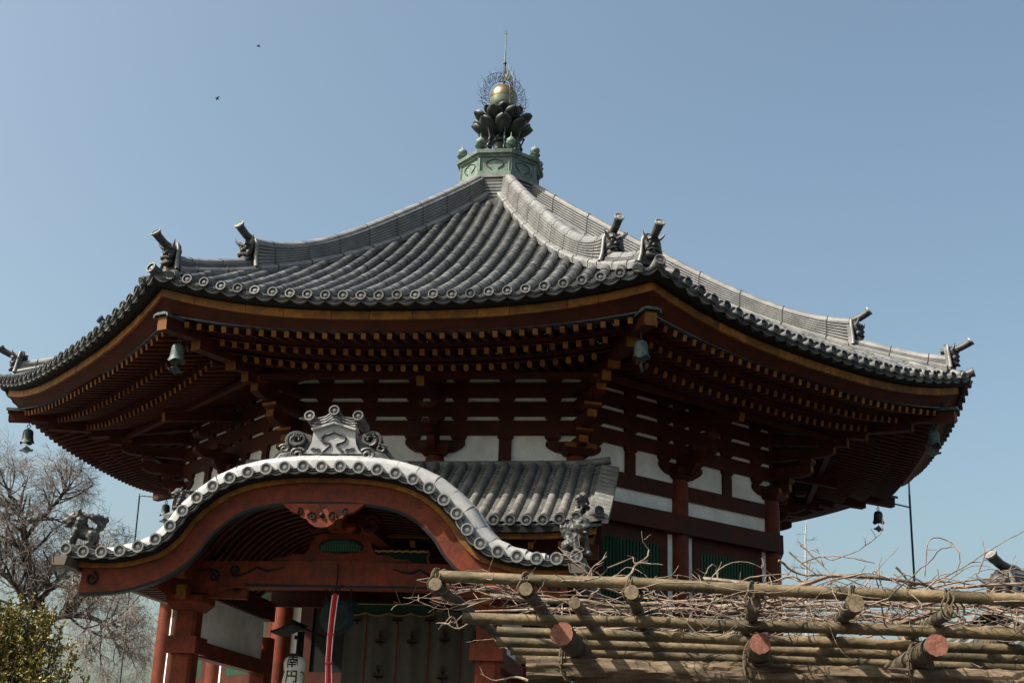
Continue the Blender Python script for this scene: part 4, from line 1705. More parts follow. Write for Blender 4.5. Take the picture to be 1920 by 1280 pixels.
def lion_mesh():
    """clay guardian lion crouching, head forward -x, tail up at +x, base at z=0"""
    m = MB()
    m.ball((0.04, 0, 0.25), 0.14, 12, 0, None, (1.35, 0.95, 0.95))
    m.ball((-0.12, 0, 0.33), 0.15, 12)
    m.ball((-0.20, 0, 0.50), 0.165, 14, 0, None, (1.05, 1, 1))
    m.ball((-0.34, 0, 0.47), 0.085, 10, 0, None, (1.1, 1.1, 0.75))
    m.ball((-0.33, 0, 0.37), 0.06, 8, 0, None, (1.2, 1.1, 0.5))
    for s in (-1, 1):
        m.ball((-0.30, s * 0.085, 0.565), 0.042, 8)
        m.tube([(-0.14, s * 0.11, 0.58), (-0.10, s * 0.18, 0.68)], [0.06, 0.02], 6)
        m.tube([(-0.14, s * 0.10, 0.30), (-0.20, s * 0.11, 0.12), (-0.22, s * 0.11, 0.02)], [0.075, 0.052, 0.05], 8)
        m.ball((-0.27, s * 0.11, 0.03), 0.06, 8)
        m.ball((0.16, s * 0.11, 0.19), 0.115, 10, 0, None, (1, 0.7, 1.1))
        m.tube([(0.20, s * 0.11, 0.14), (0.14, s * 0.12, 0.03)], [0.06, 0.05], 8)
        m.ball((0.09, s * 0.12, 0.03), 0.058, 8)
    for ring, (cx, R) in enumerate(((-0.10, 0.15), (-0.03, 0.13))):
        for i in range(11):
            a = -0.9 + i * 0.49
            m.ball((cx + 0.02 * math.sin(i * 2), R * math.cos(a), 0.45 + R * math.sin(a)), 0.05, 8)
    for q in range(5):
        w = q - 2
        m.tube([(0.20, 0, 0.28), (0.26 + 0.02 * abs(w), 0.02 * w, 0.40), (0.22 + 0.06 * w, 0.05 * w, 0.55), (0.17 + 0.09 * w, 0.06 * w, 0.66 - 0.03 * abs(w))], [0.05, 0.055, 0.055, 0.015], 7)
    m.b6(-0.32, 0.28, -0.15, 0.15, -0.03, 0.02)
    return remesh_obj(m, 'roof_lion', TILE_DK, 0.016)


LIONM = lion_mesh()
for x, y, z, rz, sc, lb in ((-3.93, -16.2, 4.90, 0.25, 0.86, 'dark clay lion crouching on the left corner of the porch roof'),
                            (3.95, -16.1, 4.88, 2.2, 0.86, 'grey clay lion at the lower right end of the porch roof beside the vines'),
                            (3.72, -12.1, 6.36, 1.0, 0.50, 'small clay lion on the lean-to roof corner near the shadow line'),
                            (-3.92, -12.3, 6.30, 0.4, 0.62, 'dark clay figure on the far lean-to corner behind the porch roof slope')):
    o = put(LIONM, 'roof_lion', None, TR(x, y, z) @ Matrix.Rotation(rz, 4, 'Z') @ Matrix.Scale(sc, 4))
    tag(o, lb, 'lion statue', 'clay lions on the porch roof')

# gong
o = empty('temple_gong', 'round dark bronze gong hanging under the porch beam behind the red rope', 'gong', (0, -15.02, 4.02))
m = MB()
M = Matrix.Rotation(math.radians(90), 4, 'X')
m.lathe([(0.02, -0.10), (0.20, -0.09), (0.30, -0.04), (0.32, 0.0), (0.30, 0.03), (0.25, 0.045), (0.24, 0.06), (0.16, 0.07), (0.15, 0.085), (0.01, 0.09)], 32, M)
m.build('gong_disc', GONG, o, Matrix.Scale(0.9, 4), True)
for s in (-1, 1):
    m = MB()
    m.tube([(s * 0.2, 0, 0.24), (s * 0.21, 0, 0.48)], 0.012, 6)
    m.tube(spiral((s * 0.2, 0, 0.255), 0.04, 0.04, 1, 0, (1, 0, 0), (0, 0, 1), 12), 0.014, 6)
    m.build('hanging_chain', BLKP, o)
# red and white rope
o = empty('bell_rope', 'long red cloth rope with white edges hanging in front of the gong', 'rope', (0.0, -15.28, 1.9))
m = MB()
zz = [4.36, 4.0, 3.7, 3.35, 3.0, 2.6, 1.95]
xx_ = [0.02, 0.0, -0.01, -0.01, 0.02, 0.03, 0.04]
wd = [0.042, 0.04, 0.038, 0.036, 0.042, 0.055, 0.065]
rings = []
for x, z, w in zip(xx_, zz, wd):
    rings.append([Vector((x - w, 0.0, z - 1.9)), Vector((x, -0.045, z - 1.9)), Vector((x + w, 0.0, z - 1.9)), Vector((x, 0.045, z - 1.9))])
m.loft(rings)
m.build('red_cloth', REDROPE, o)
for s in (-1, 1):
    m = MB()
    m.tube([(x + s * (w + 0.006), 0, z - 1.9) for x, z, w in zip(xx_, zz, wd)], 0.0065, 6)
    m.build('white_edge', WHITEROPE, o)
for z in (3.72, 3.27):
    m = MB()
    m.tube(spiral((0.0, 0, z - 1.9), 0.048, 0.048, 1, 0, (1, 0, 0), (0, 0.8, 0), 12), 0.016, 6)
    m.build('rope_binding', REDROPE, o)
m = MB()
m.tube([(0.02, 0, 2.44), (0.02, 0.05, 2.75), (0.0, 0.07, 2.95)], 0.014, 6)
m.tube(spiral((0.02, 0.0, 2.50), 0.07, 0.07, 1, 0, (1, 0, 0), (0, 0, 1), 14), 0.012, 6)
m.build('hanging_hook', BLKP, o)

# lantern under its own little roof
o = empty('paper_lantern', 'white paper lantern with black characters under a small dark roof', 'lantern', (-1.06, -13.6, 1.42))
LZ = 1.42
m = MB()
prof = [(0.10, 3.02), (0.155, 3.04), (0.20, 3.10), (0.205, 3.22), (0.19, 3.30), (0.158, 3.36), (0.168, 3.42), (0.195, 3.50), (0.20, 3.58), (0.185, 3.66), (0.14, 3.71), (0.09, 3.725)]
prof = [(0.09, 2.66), (0.15, 2.68), (0.195, 2.75), (0.205, 2.90), (0.20, 3.05), (0.178, 3.17), (0.172, 3.24), (0.185, 3.32), (0.188, 3.40), (0.17, 3.465), (0.13, 3.50), (0.09, 3.51)]
m.lathe([(r, z - LZ) for r, z in prof], 24)
m.build('lantern_body', PAPER, o, None, True)
m = MB()
m.lathe([(0.10, 3.50 - LZ), (0.105, 3.52 - LZ), (0.10, 3.555 - LZ)], 20)
m.lathe([(0.10, 2.62 - LZ), (0.105, 2.64 - LZ), (0.10, 2.67 - LZ)], 20)
m.build('lantern_ring', INK, o)
for s in (-1, 1):
    m = MB()
    m.tube(spiral((s * 0.165, -0.10, 3.14 - LZ), 0.11, 0.11, 0.55, -0.9, (s * 0.45, -0.1, 0), (0, 0, 1), 12), 0.008, 5)
    m.build('lantern_crest_line', INK, o)
m = MB()
m.b6(-0.05, 0.05, 0.16, 0.26, 0, 3.95 - LZ)
m.b6(-0.035, 0.035, -0.05, 0.2, 3.80 - LZ, 3.86 - LZ)
m.build('lantern_post', BLACK, o)
m = MB()
for s in (-1, 1):
    p0 = Vector((0, 0, 4.03 - LZ))
    rings = [[Vector((0, -0.34, 4.05 - LZ)), Vector((0, 0.4, 4.05 - LZ)), Vector((0, 0.4, 4.02 - LZ)), Vector((0, -0.34, 4.02 - LZ))],
             [Vector((s * 0.2, -0.34, 3.96 - LZ)), Vector((s * 0.2, 0.4, 3.96 - LZ)), Vector((s * 0.2, 0.4, 3.93 - LZ)), Vector((s * 0.2, -0.34, 3.93 - LZ))],
             [Vector((s * 0.38, -0.34, 3.90 - LZ)), Vector((s * 0.38, 0.4, 3.90 - LZ)), Vector((s * 0.38, 0.4, 3.87 - LZ)), Vector((s * 0.38, -0.34, 3.87 - LZ))]]
    m.loft(rings)
m.tube([(0, -0.36, 4.06 - LZ), (0, 0.42, 4.06 - LZ)], 0.035, 8)
m.build('lantern_roof', BLACK, o)


def text_mesh(txt, size):
    cu = bpy.data.curves.new('txt', 'FONT')
    cu.body = txt
    cu.size = size
    cu.offset = size * 0.018
    cu.align_x = 'CENTER'
    cu.align_y = 'CENTER'
    t = bpy.data.objects.new('txt', cu)
    COL.objects.link(t)
    dg = bpy.context.evaluated_depsgraph_get()
    me = bpy.data.meshes.new_from_object(t.evaluated_get(dg))
    bpy.data.objects.remove(t)
    return me


def radius_at(z):
    for (r0, z0), (r1, z1) in zip(prof, prof[1:]):
        if z0 <= z <= z1:
            return r0 + (r1 - r0) * (z - z0) / (z1 - z0)
    return prof[-1][0]


view = math.atan2(CAM.y - (-13.6), CAM.x - (-1.06)) + math.pi / 2
for ch, zc in (('\u5357', 3.395), ('\u5186', 3.155), ('\u5802', 2.915)):
    me = text_mesh(ch, 0.225)
    # wrap onto the lantern
    if len(me.vertices) > 8:
        import bmesh
        bm = bmesh.new()
        bm.from_mesh(me)
        bmesh.ops.triangulate(bm, faces=bm.faces)
        bmesh.ops.subdivide_edges(bm, edges=[e for e in bm.edges if e.calc_length() > 0.03], cuts=2, use_grid_fill=False)
        bm.to_mesh(me)
        bm.free()
        for v in me.vertices:
            z = zc + v.co.y
            r = radius_at(z) + 0.005
            a = v.co.x / 0.185 - math.pi / 2 + 0.05
            v.co = Vector((r * math.cos(a), r * math.sin(a), z - LZ))
        me.materials.clear()
        me.materials.append(INK)
        for p in me.polygons:
            p.material_index = 0
        put(me, 'lantern_character', o)

# curtain in the doorway
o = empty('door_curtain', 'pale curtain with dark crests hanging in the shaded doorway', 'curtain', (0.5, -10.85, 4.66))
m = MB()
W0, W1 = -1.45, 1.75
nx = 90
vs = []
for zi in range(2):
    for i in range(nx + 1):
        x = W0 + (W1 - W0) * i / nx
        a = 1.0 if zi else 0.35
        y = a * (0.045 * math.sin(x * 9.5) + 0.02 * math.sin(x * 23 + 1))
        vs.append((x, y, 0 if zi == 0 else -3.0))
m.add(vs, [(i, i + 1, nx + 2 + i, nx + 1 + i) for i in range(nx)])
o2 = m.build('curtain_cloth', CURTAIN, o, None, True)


def cy(x, z):
    a = 0.35 + 0.65 * (-z / 3.0)
    return a * (0.045 * math.sin(x * 9.5) + 0.02 * math.sin(x * 23 + 1))


for x in (-1.02, -0.40, 0.22, 0.84, 1.42):
    m = MB()
    m.add([(x - 0.013, cy(x, 0) - 0.03, 0), (x + 0.013, cy(x, 0) - 0.03, 0), (x + 0.013, cy(x, -3) - 0.03, -3), (x - 0.013, cy(x, -3) - 0.03, -3)], [(0, 1, 2, 3)])
    m.build('red_seam', REDTRIM, o2)
for q, (x, z) in enumerate([(-0.72, -0.55), (-0.10, -0.55), (0.53, -0.50), (1.12, -0.52), (-1.22, -0.15), (-0.42, -0.13), (0.22, -0.12), (0.84, -0.15), (1.5, -0.12), (-0.72, -1.2), (0.53, -1.2)]):
    m = MB()
    y = cy(x, z) - 0.055
    for dx, dz, w, h in ((0, 0.10, 0.05, 0.07), (0, 0.0, 0.02, 0.10), (-0.06, -0.03, 0.05, 0.04), (0.06, -0.03, 0.05, 0.04), (0, -0.06, 0.11, 0.025), (0, -0.11, 0.03, 0.03)):
        m.prism([(w * math.cos(a), h * math.sin(a)) for a in np.linspace(0, TAU, 9)[:-1]], lambda u, v, dx=dx, dz=dz, x=x, z=z, y=y: (x + dx + u, y, z + dz + v), (0, 0.006, 0))
    m.build('curtain_crest', CREST, o2)
# green and gold valance
o = empty('brocade_valance', 'dark green brocade valance with scalloped gold hem above the curtain', 'valance', (0.0, -11.35, 4.75))
m = MB()
pts = [(-0.88, 0.0), (0.88, 0.0), (0.88, -0.24)]
N = 32
for i in range(N + 1):
    x = 0.88 - 1.76 * i / N
    pts.append((x, -0.20 - 0.05 * abs(math.sin(i / N * math.pi * 4))))
pts.append((-0.88, -0.24))
m.prism(pts, lambda x, z: (x, 0, z), (0, 0.02, 0))
m.build('valance_cloth', DGREEN, o)
m = MB()
m.tube([(0.88 - 1.76 * i / N, -0.012, -0.20 - 0.05 * abs(math.sin(i / N * math.pi * 4))) for i in range(N + 1)], 0.016, 5)
m.build('gold_hem', GOLD, o)
m = MB()
m.tube([(-0.6, -0.01, -0.035), (0.88, -0.01, -0.035)], 0.012, 5)
for s in (-1, 1):
    m.tube([(s * 0.88, -0.01, 0), (s * 0.88, -0.01, -0.24)], 0.014, 5)
m.build('gold_line', GOLD, o)
# framed plaque high behind the frog-leg strut
o = empty('name_tablet', 'dark green tablet with gold scalloped frame high behind the porch beam', 'tablet', (0.1, -12.0, 5.2))
m = MB()
m.b6(-0.75, 0.75, 0, 0.05, 0, 0.42)
m.build('tablet_board', DGREEN, o)
m = MB()
for z in (0.0, 0.42):
    m.tube([(-0.75 + 1.5 * i / 30, -0.02, z + 0.012 * math.sin(i * 2.1)) for i in range(31)], 0.028, 6)
for x in (-0.75, 0.75):
    m.tube([(x + 0.012 * math.sin(i * 2.1), -0.02, 0.42 * i / 8) for i in range(9)], 0.028, 6)
m.build('tablet_frame', GOLD, o)

# ------------------------------------------------------------------ wisteria trellis in the foreground
def P2W(px, py, Y):
    """point where the sight line through a photo pixel meets the plane y=Y (layout helper)"""
    f = 2409.73
    d = fw + r2 * ((px - 960) / f) - u2 * ((py - 640) / f)
    t = (Y - CAM.y) / d.y
    return CAM + d * t


trellis = empty('wisteria_trellis', 'weathered log and bamboo trellis in the right foreground', 'trellis', (6.0, -24.0, 0))
TO = Vector((6.0, -24.0, 0))
rg = random.Random(11)


def log_path(p0, p1, n, wob):
    p0, p1 = Vector(p0), Vector(p1)
    out = []
    for i in range(n + 1):
        t = i / n
        w = Vector((rg.uniform(-1, 1), rg.uniform(-1, 1), rg.uniform(-1, 1))) * wob
        out.append(p0.lerp(p1, t) + w - TO)
    return out


def log_obj(name, p0, p1, r0, r1, mats, n=10, wob=0.012, sides=12, nodes=False, rough=0.0):
    m = MB()
    path = log_path(p0, p1, n, wob)
    rad = [(r0 + (r1 - r0) * i / n) * rg.uniform(0.95, 1.05) for i in range(n + 1)]
    if nodes:
        pp, rr_ = [], []
        for i in range(n):
            a, b = path[i], path[i + 1]
            for t, k in ((0.0, 1.12), (0.03, 1.0), (0.5, 0.985), (0.97, 1.0)):
                pp.append(a.lerp(b, t))
                rr_.append((rad[i] + (rad[i + 1] - rad[i]) * t) * k)
        pp.append(path[-1])
        rr_.append(rad[-1])
        path, rad = pp, rr_
    m.tube(path, rad, sides, 0, True, 1)
    if rough:
        from mathutils import noise
        ax = (Vector(p1) - Vector(p0)).normalized()
        q0 = Vector(p0) - TO
        nv = []
        for v in m.v:
            v = Vector(v)
            al = (v - q0).dot(ax)
            rad_v = v - q0 - ax * al
            if rad_v.length > 1e-4:
                sm = ax * (al * 1.6) + rad_v.normalized() * 2.6
                k = noise.fractal(sm * 1.5, 1.0, 2.0, 4) + 0.6 * noise.noise(ax * al * 0.8 + rad_v.normalized() * 7.0)
                v = v + rad_v.normalized() * (rough * k)
            nv.append(tuple(v))
        m.v = nv
    return m.build(name, mats, trellis, None, True, 50)


ZP = 2.965
XR = 12.5
for (xa, y, z, r) in ((3.77, -26.3, 3.01, 0.043), (3.89, -25.67, 2.79, 0.043), (4.03, -24.66, 2.79, 0.043), (3.91, -23.88, 2.795, 0.048), (3.94, -23.14, 2.79, 0.048), (3.9, -22.4, 2.79, 0.048)):
    log_obj('bamboo_pole', (xa, y, z), (XR, y + rg.uniform(-0.05, 0.05), z - (0.21 if y < -26 else 0.08)), r, r * 1.05, [BAMBOO, ENDW], 12, 0.008, 12, True)
cross = [(3.82, -26.42, 2.925), (4.47, -26.48, 2.905), (5.23, -26.45, 2.885), (6.09, -26.25, 2.845), (6.76, -26.4, 2.845), (7.43, -26.15, 2.83), (8.15, -26.3, 2.81)]
for i, (x, y, z) in enumerate(cross):
    r = [0.042, 0.050, 0.046, 0.05, 0.056, 0.045, 0.05][i]
    log_obj('cross_pole', (x, y, z), (x + rg.uniform(-0.05, 0.05), -22.1, 2.885), r, r * 0.9, [BARKY, ENDW], 10, 0.010, 12, i % 2 == 0)
log_obj('cross_pole', (4.78, -25.95, 2.885), (4.86, -22.2, 2.89), 0.048, 0.045, [BAMBOO, ENDW], 8, 0.008)
for x, y, z, r in ((4.70, -26.0, 2.645, 0.083), (6.15, -25.75, 2.635, 0.080), (7.40, -25.8, 2.645, 0.082), (8.8, -25.8, 2.645, 0.08)):
    b = log_obj('main_beam', (x, y, z), (x + 0.05, -21.9, z + 0.01), r, r * 0.95, [BARKY, PINKW], 60, 0.003, 22, False, 0.010)
log_obj('girder', (4.34, -25.05, 2.455), (XR, -24.75, 2.455), 0.098, 0.105, [BARK, ENDW], 160, 0.004, 30, False, 0.022)
log_obj('girder', (4.3, -22.4, 2.455), (XR, -22.4, 2.455), 0.095, 0.1, [BARK, ENDW], 14, 0.014, 14)
for x, y in ((4.72, -25.0), (7.45, -24.9), (4.7, -22.4), (7.4, -22.4)):
    log_obj('trellis_post', (x, y, 0.0), (x, y, 2.375), 0.085, 0.075, [BARK, ENDW], 8, 0.01, 14)
# rope lashings where the cross poles hang under the front bamboo
for i, (x, y, z) in enumerate(cross):
    m = MB()
    zt = 3.01 - (x - 3.77) / 8.73 * 0.21
    for k in range(3):
        xo = x + rg.uniform(-0.02, 0.02) + (k - 1) * 0.022
        ring = []
        for j in range(15):
            a = TAU * j / 14
            zc = (zt + 0.045 + z - 0.05) / 2
            ring.append(Vector((xo + 0.045 * math.sin(a) * (0.6 if math.cos(a) > 0 else 1.2), -26.3 + 0.065 * math.sin(a + 0.4 * k) - 0.02, zc + ((zt + 0.05) - (z - 0.055)) / 2 * math.cos(a))) - TO)
        m.tube(ring, 0.007, 5)
    m.build('rope_lashing', ROPE, trellis)
for (x, y, zt, zb) in ((4.72, -25.05, 2.76, 2.36), (6.17, -25.0, 2.76, 2.36), (7.43, -24.95, 2.76, 2.36)):
    m = MB()
    for k in range(3):
        ring = [Vector((x + 0.10 * math.sin(TAU * j / 14) + 0.02 * (k - 1), y + 0.11 * math.sin(TAU * j / 14 + 0.8) + 0.03 * k, (zt + zb) / 2 + (zt - zb) / 2 * math.cos(TAU * j / 14))) - TO for j in range(15)]
        m.tube(ring, 0.008, 5)
    m.build('rope_lashing', ROPE, trellis)

# ------------------------------------------------------------------ wisteria
wis = empty('wisteria', 'leafless wisteria vines tangled over the trellis poles', 'vine', (7.4, -24.6, 0))
WO = Vector((7.4, -24.6, 0))
rv = random.Random(5)


def wander(p, d, n, step, curl, grav=0.0, zlim=None):
    p, d = Vector(p), Vector(d).normalized()
    out = [p.copy()]
    axis = Vector((rv.uniform(-1, 1), rv.uniform(-1, 1), rv.uniform(-1, 1))).normalized()
    for i in range(n):
        if rv.random() < 0.35:
            axis = Vector((rv.uniform(-1, 1), rv.uniform(-1, 1), rv.uniform(-1, 1))).normalized()
        d = Quaternion(axis, rv.gauss(0, curl)) @ d
        d.z += grav
        if zlim:
            if p.z > zlim[1]:
                d.z -= 0.25
            if p.z < zlim[0]:
                d.z += 0.25
        d.normalize()
        p = p + d * step
        out.append(p.copy())
    return out


def vine_mesh(m, path, r0, r1, sides=5):
    n = len(path)
    m.tube([q - WO for q in path], [r0 + (r1 - r0) * i / (n - 1) for i in range(n)], sides)


trunk = MB()
vine_mesh(trunk, [Vector((7.55, -24.7, 0)), Vector((7.6, -24.75, 0.7)), Vector((7.45, -24.65, 1.4)), Vector((7.55, -24.75, 2.1)), Vector((7.5, -24.6, 2.7)), Vector((7.3, -24.3, 3.02))], 0.09, 0.05, 10)
trunk.build('vine_trunk', VINE, wis, None, True)
mains = []
for i in range(20):
    y = rv.uniform(-26.2, -22.4)
    x0 = rv.uniform(3.9, 8.2)
    sgn = rv.choice((-1, 1))
    path = wander((x0, y, 3.03), (sgn, rv.uniform(-0.25, 0.25), 0), rv.randint(14, 30), 0.13, 0.16, 0, (2.98, 3.10))
    path = [Vector((q.x, q.y, min(q.z, 3.06))) for q in path if 3.45 < q.x < 12]
    if len(path) < 5:
        continue
    m = MB()
    vine_mesh(m, path, rv.uniform(0.012, 0.026), 0.006, 6)
    m.build('vine_stem', VINE, wis, None, True)
    mains.append(path)
# a thick visible stem rising to the right
m = MB()
pts = [P2W(1610, 1185, -25.2), P2W(1690, 1168, -25.2), P2W(1740, 1150, -25.2), P2W(1800, 1135, -25.2), P2W(1860, 1128, -25.1), P2W(1960, 1118, -25.0)]
vine_mesh(m, pts, 0.026, 0.018, 7)
m.build('vine_stem', VINE, wis, None, True)
tw = MB()
# tangle of twigs between the poles
for i in range(400):
    y = rv.choice((rv.uniform(-26.35, -25.0), rv.uniform(-26.35, -22.3)))
    x = 3.75 + 7.5 * rv.random() ** 0.9
    if x < 4.2 and rv.random() < 0.5:
        continue
    z = rv.uniform(2.84, 3.02)
    a = rv.uniform(0, TAU)
    path = wander((x, y, z), (math.cos(a), math.sin(a) * 0.6, rv.uniform(-0.15, 0.25)), rv.randint(8, 24), 0.06, 0.24, 0, (2.80, 3.06))
    path = [q for q in path if q.x > 3.5]
    if len(path) > 3:
        vine_mesh(tw, path, rv.uniform(0.0035, 0.0085), 0.002, 4)
        for k in range(rv.randint(1, 4)):
            q = rv.choice(path[1:])
            p2 = wander(q, (rv.uniform(-1, 1), rv.uniform(-1, 1), rv.uniform(-0.2, 1)), rv.randint(2, 4), 0.035, 0.4)
            vine_mesh(tw, p2, 0.0042, 0.0022, 4)
# twigs standing up above the front pole
for i in range(26):
    x = rv.choice((rv.uniform(4.6, 5.3), rv.uniform(6.2, 9.0), rv.uniform(7.0, 9.2)))
    y = rv.uniform(-26.3, -22)
    path = wander((x, y, 3.0), (rv.uniform(-1, 1), rv.uniform(-0.3, 0.3), rv.uniform(0.5, 1.0)), rv.randint(5, 12), 0.05, 0.2, -0.02)
    vine_mesh(tw, path, rv.uniform(0.005, 0.008), 0.002, 4)
    for k in range(3):
        q = rv.choice(path[2:])
        vine_mesh(tw, wander(q, (rv.uniform(-1, 1), 0.2, rv.uniform(0, 1)), 3, 0.03, 0.4), 0.004, 0.002, 4)
tag(tw.build('vine_twigs', VINE, wis), kind='stuff')
# single shoots that can be picked out against the windows and the sky
shoots = [
    ([(1155, 1090), (1180, 1078), (1192, 1060), (1212, 1045), (1216, 1030), (1206, 1015), (1203, 996)], 0.012),
    ([(1085, 1085), (1098, 1070), (1068, 1048), (1095, 1030), (1082, 1024)], 0.010),
    ([(1100, 1085), (1110, 1066), (1138, 1042)], 0.008),
    ([(1480, 1035), (1530, 1076), (1590, 1108)], 0.008),
    ([(1500, 1020), (1545, 1062), (1580, 1100)], 0.008),
    ([(1460, 1050), (1500, 1076), (1560, 1078), (1610, 1095), (1640, 1125)], 0.010),
    ([(1500, 1056), (1545, 1042), (1590, 1045), (1640, 1055)], 0.006),
    ([(1560, 1050), (1610, 1030), (1650, 1000), (1655, 970)], 0.004),
    ([(1735, 1080), (1740, 1018), (1760, 1008), (1785, 1018), (1800, 1045), (1792, 1080)], 0.005),
    ([(1700, 1100), (1760, 1085), (1820, 1055), (1870, 1022), (1920, 995)], 0.007),
    ([(1680, 1062), (1700, 1085), (1718, 1110), (1740, 1120)], 0.009),
    ([(1676, 1075), (1695, 1090), (1715, 1105)], 0.008),
    ([(1835, 1075), (1845, 1040), (1843, 1012)], 0.006),
    ([(1700, 1095), (1780, 1090), (1850, 1098), (1930, 1092)], 0.009),
    ([(1360, 1120), (1390, 1090), (1430, 1078), (1480, 1076)], 0.010),
    ([(1325, 1150), (1345, 1112), (1360, 1110), (1352, 1130)], 0.012),
    ([(1345, 1092), (1346, 1068), (1336, 1058), (1325, 1072), (1320, 1092)], 0.007),
    ([(905, 1150), (860, 1178), (835, 1168), (822, 1180)], 0.010),
    ([(860, 1178), (848, 1155), (830, 1172)], 0.008),
    ([(990, 1275), (965, 1268), (930, 1275), (900, 1262)], 0.011),
]
for pts, r in shoots:
    Y = rv.uniform(-26.0, -25.4)
    base = [P2W(px, py, Y + rv.uniform(-0.05, 0.05)) for px, py in pts]
    # smooth it
    path = []
    B = [2 * base[0] - base[1]] + base + [2 * base[-1] - base[-2]]
    for i in range(1, len(B) - 2):
        for k in range(4):
            t = k / 4
            a, b, c, d = B[i - 1], B[i], B[i + 1], B[i + 2]
            path.append(0.5 * ((2 * b) + (c - a) * t + (2 * a - 5 * b + 4 * c - d) * t * t + (3 * b - a - 3 * c + d) * t ** 3) + Vector((rv.uniform(-1, 1), rv.uniform(-1, 1), rv.uniform(-1, 1))) * 0.004)
    path.append(base[-1])
    m = MB()
    vine_mesh(m, path, r, 0.003, 6)
    for k in range(rv.randint(1, 3)):
        q = rv.choice(path[3:])
        vine_mesh(m, wander(q, (rv.uniform(-1, 1), 0, rv.uniform(-0.2, 1)), 3, 0.025, 0.4), 0.004, 0.002, 4)
    m.build('vine_shoot', VINE, wis, None, True)


# ------------------------------------------------------------------ bare trees
class Tree:
    def __init__(self, seed, base):
        self.r = random.Random(seed)
        self.trunk, self.limb, self.twig = MB(), MB(), MB()
        self.base = Vector(base)
        self.n = 0

    def tube(self, mb, path, r0, r1, s):
        n = len(path)
        mb.tube([q - self.base for q in path], [r0 + (r1 - r0) * i / (n - 1) for i in range(n)], s, 0, False)

    def grow(self, p, d, L, r, depth, droop, maxd):
        rr_ = self.r
        n = max(3, int(L / 0.13)) if depth < 3 else 4
        path = [p.copy()]
        q = p.copy()
        dd = d.copy()
        for i in range(n):
            dd = dd + Vector((rr_.gauss(0, 1), rr_.gauss(0, 1), rr_.gauss(0, 1))) * (0.10 if depth < 3 else 0.16)
            dd.z += (0.05 if depth < 2 else -droop)
            dd.normalize()
            q = q + dd * (L / n)
            path.append(q.copy())
        r1 = r * 0.6
        mb = self.limb if depth < 2 else self.twig
        self.tube(mb, path, r, r1, 7 if depth < 2 else (4 if depth < 3 else 3))
        self.n += 1
        if depth >= maxd:
            return
        kids = rr_.randint(4, 6) if depth < 2 else rr_.randint(4, 6)
        for k in range(kids):
            t = rr_.uniform(0.25, 1.0)
            i = min(n - 1, int(t * n))
            b = path[i].lerp(path[i + 1], t * n - i if i < n else 0)
            a = (path[i + 1] - path[i]).normalized()
            side = a.cross(Vector((rr_.gauss(0, 1), rr_.gauss(0, 1), rr_.gauss(0, 1))))
            if side.length < 1e-3:
                continue
            nd = (a * rr_.uniform(0.4, 0.9) + side.normalized() * rr_.uniform(0.5, 1.0)).normalized()
            self.grow(b, nd, L * rr_.uniform(0.45, 0.72), max(0.0042, r1 * rr_.uniform(0.45, 0.7)), depth + 1, droop, maxd)

    def limbpath(self, pts, r0, r1, kids, L, maxd=4, droop=0.05):
        pts = [Vector(p) for p in pts]
        path = []
        for i in range(len(pts) - 1):
            for k in range(4):
                path.append(pts[i].lerp(pts[i + 1], k / 4) + Vector((self.r.gauss(0, 1), self.r.gauss(0, 1), self.r.gauss(0, 1))) * 0.02)
        path.append(pts[-1])
        self.tube(self.limb, path, r0, r1, 9)
        for k in range(kids):
            t = self.r.uniform(0.15, 1.0)
            i = min(len(path) - 2, int(t * (len(path) - 1)))
            a = (path[i + 1] - path[i]).normalized()
            side = a.cross(Vector((self.r.gauss(0, 1), self.r.gauss(0, 1), self.r.gauss(0, 1)))).normalized()
            self.grow(path[i], (a * 0.5 + side * 0.8 + Vector((0, 0, 0.15))).normalized(), L * self.r.uniform(0.6, 1.1), max(0.012, (r0 + (r1 - r0) * t) * 0.45), 1, droop, maxd)


def finish_tree(t, name, label, cat='tree', group=None, bark=None):
    bark = bark or TBARK
    o = empty(name, label, cat, t.base, group)
    if t.trunk.v:
        t.trunk.build('trunk', bark, o, None, True)
    if t.limb.v:
        t.limb.build('branches', bark, o, None, True)
    tag(t.twig.build('crown_twigs', TWIG, o), kind='stuff')
    return o


YT = -1.5
T = lambda px, py, dy=0.0: P2W(px, py, YT + dy)
root = T(75, 1165)
t = Tree(21, (root.x, root.y, 0.0))
t.tube(t.trunk, [Vector((root.x + 0.1, root.y, 0)), Vector((root.x + 0.05, root.y, 1.5)), Vector((root.x - 0.05, root.y, 3.0)), root], 0.36, 0.22, 12)
t.limbpath([root, T(62, 1120), T(52, 1060, .1), T(45, 1000, .2), T(40, 960, .1), T(25, 935), T(15, 915, -.2)], 0.15, 0.04, 34, 1.2)
t.limbpath([T(45, 985, .2), T(90, 960, .3), T(115, 930, .3), T(130, 910, .1)], 0.08, 0.035, 20, 1.05)
t.limbpath([root, T(50, 1130, -.1), T(30, 1095, -.2), T(0, 1068, -.3), T(-40, 1040, -.3)], 0.12, 0.05, 18, 1.25)
t.limbpath([root, T(80, 1120, .3), T(100, 1095, .5), T(125, 1070, .6), T(155, 1020, .8)], 0.10, 0.035, 24, 1.25)
t.limbpath([root, T(110, 1155, -.2), T(150, 1152, -.3), T(190, 1165, -.5), T(225, 1175, -.6)], 0.11, 0.035, 22, 1.25, 4, 0.12)
t.limbpath([T(125, 1140, -.2), T(150, 1110, -.3), T(170, 1075, -.3), T(210, 1060, -.5)], 0.09, 0.035, 18, 1.1, 4, 0.08)
t.limbpath([T(190, 1165, -.5), T(210, 1190, -.5), T(225, 1230, -.6)], 0.05, 0.025, 18, 1.0, 4, 0.12)
finish_tree(t, 'bare_tree', 'large leafless tree with drooping fine twigs left of the porch')
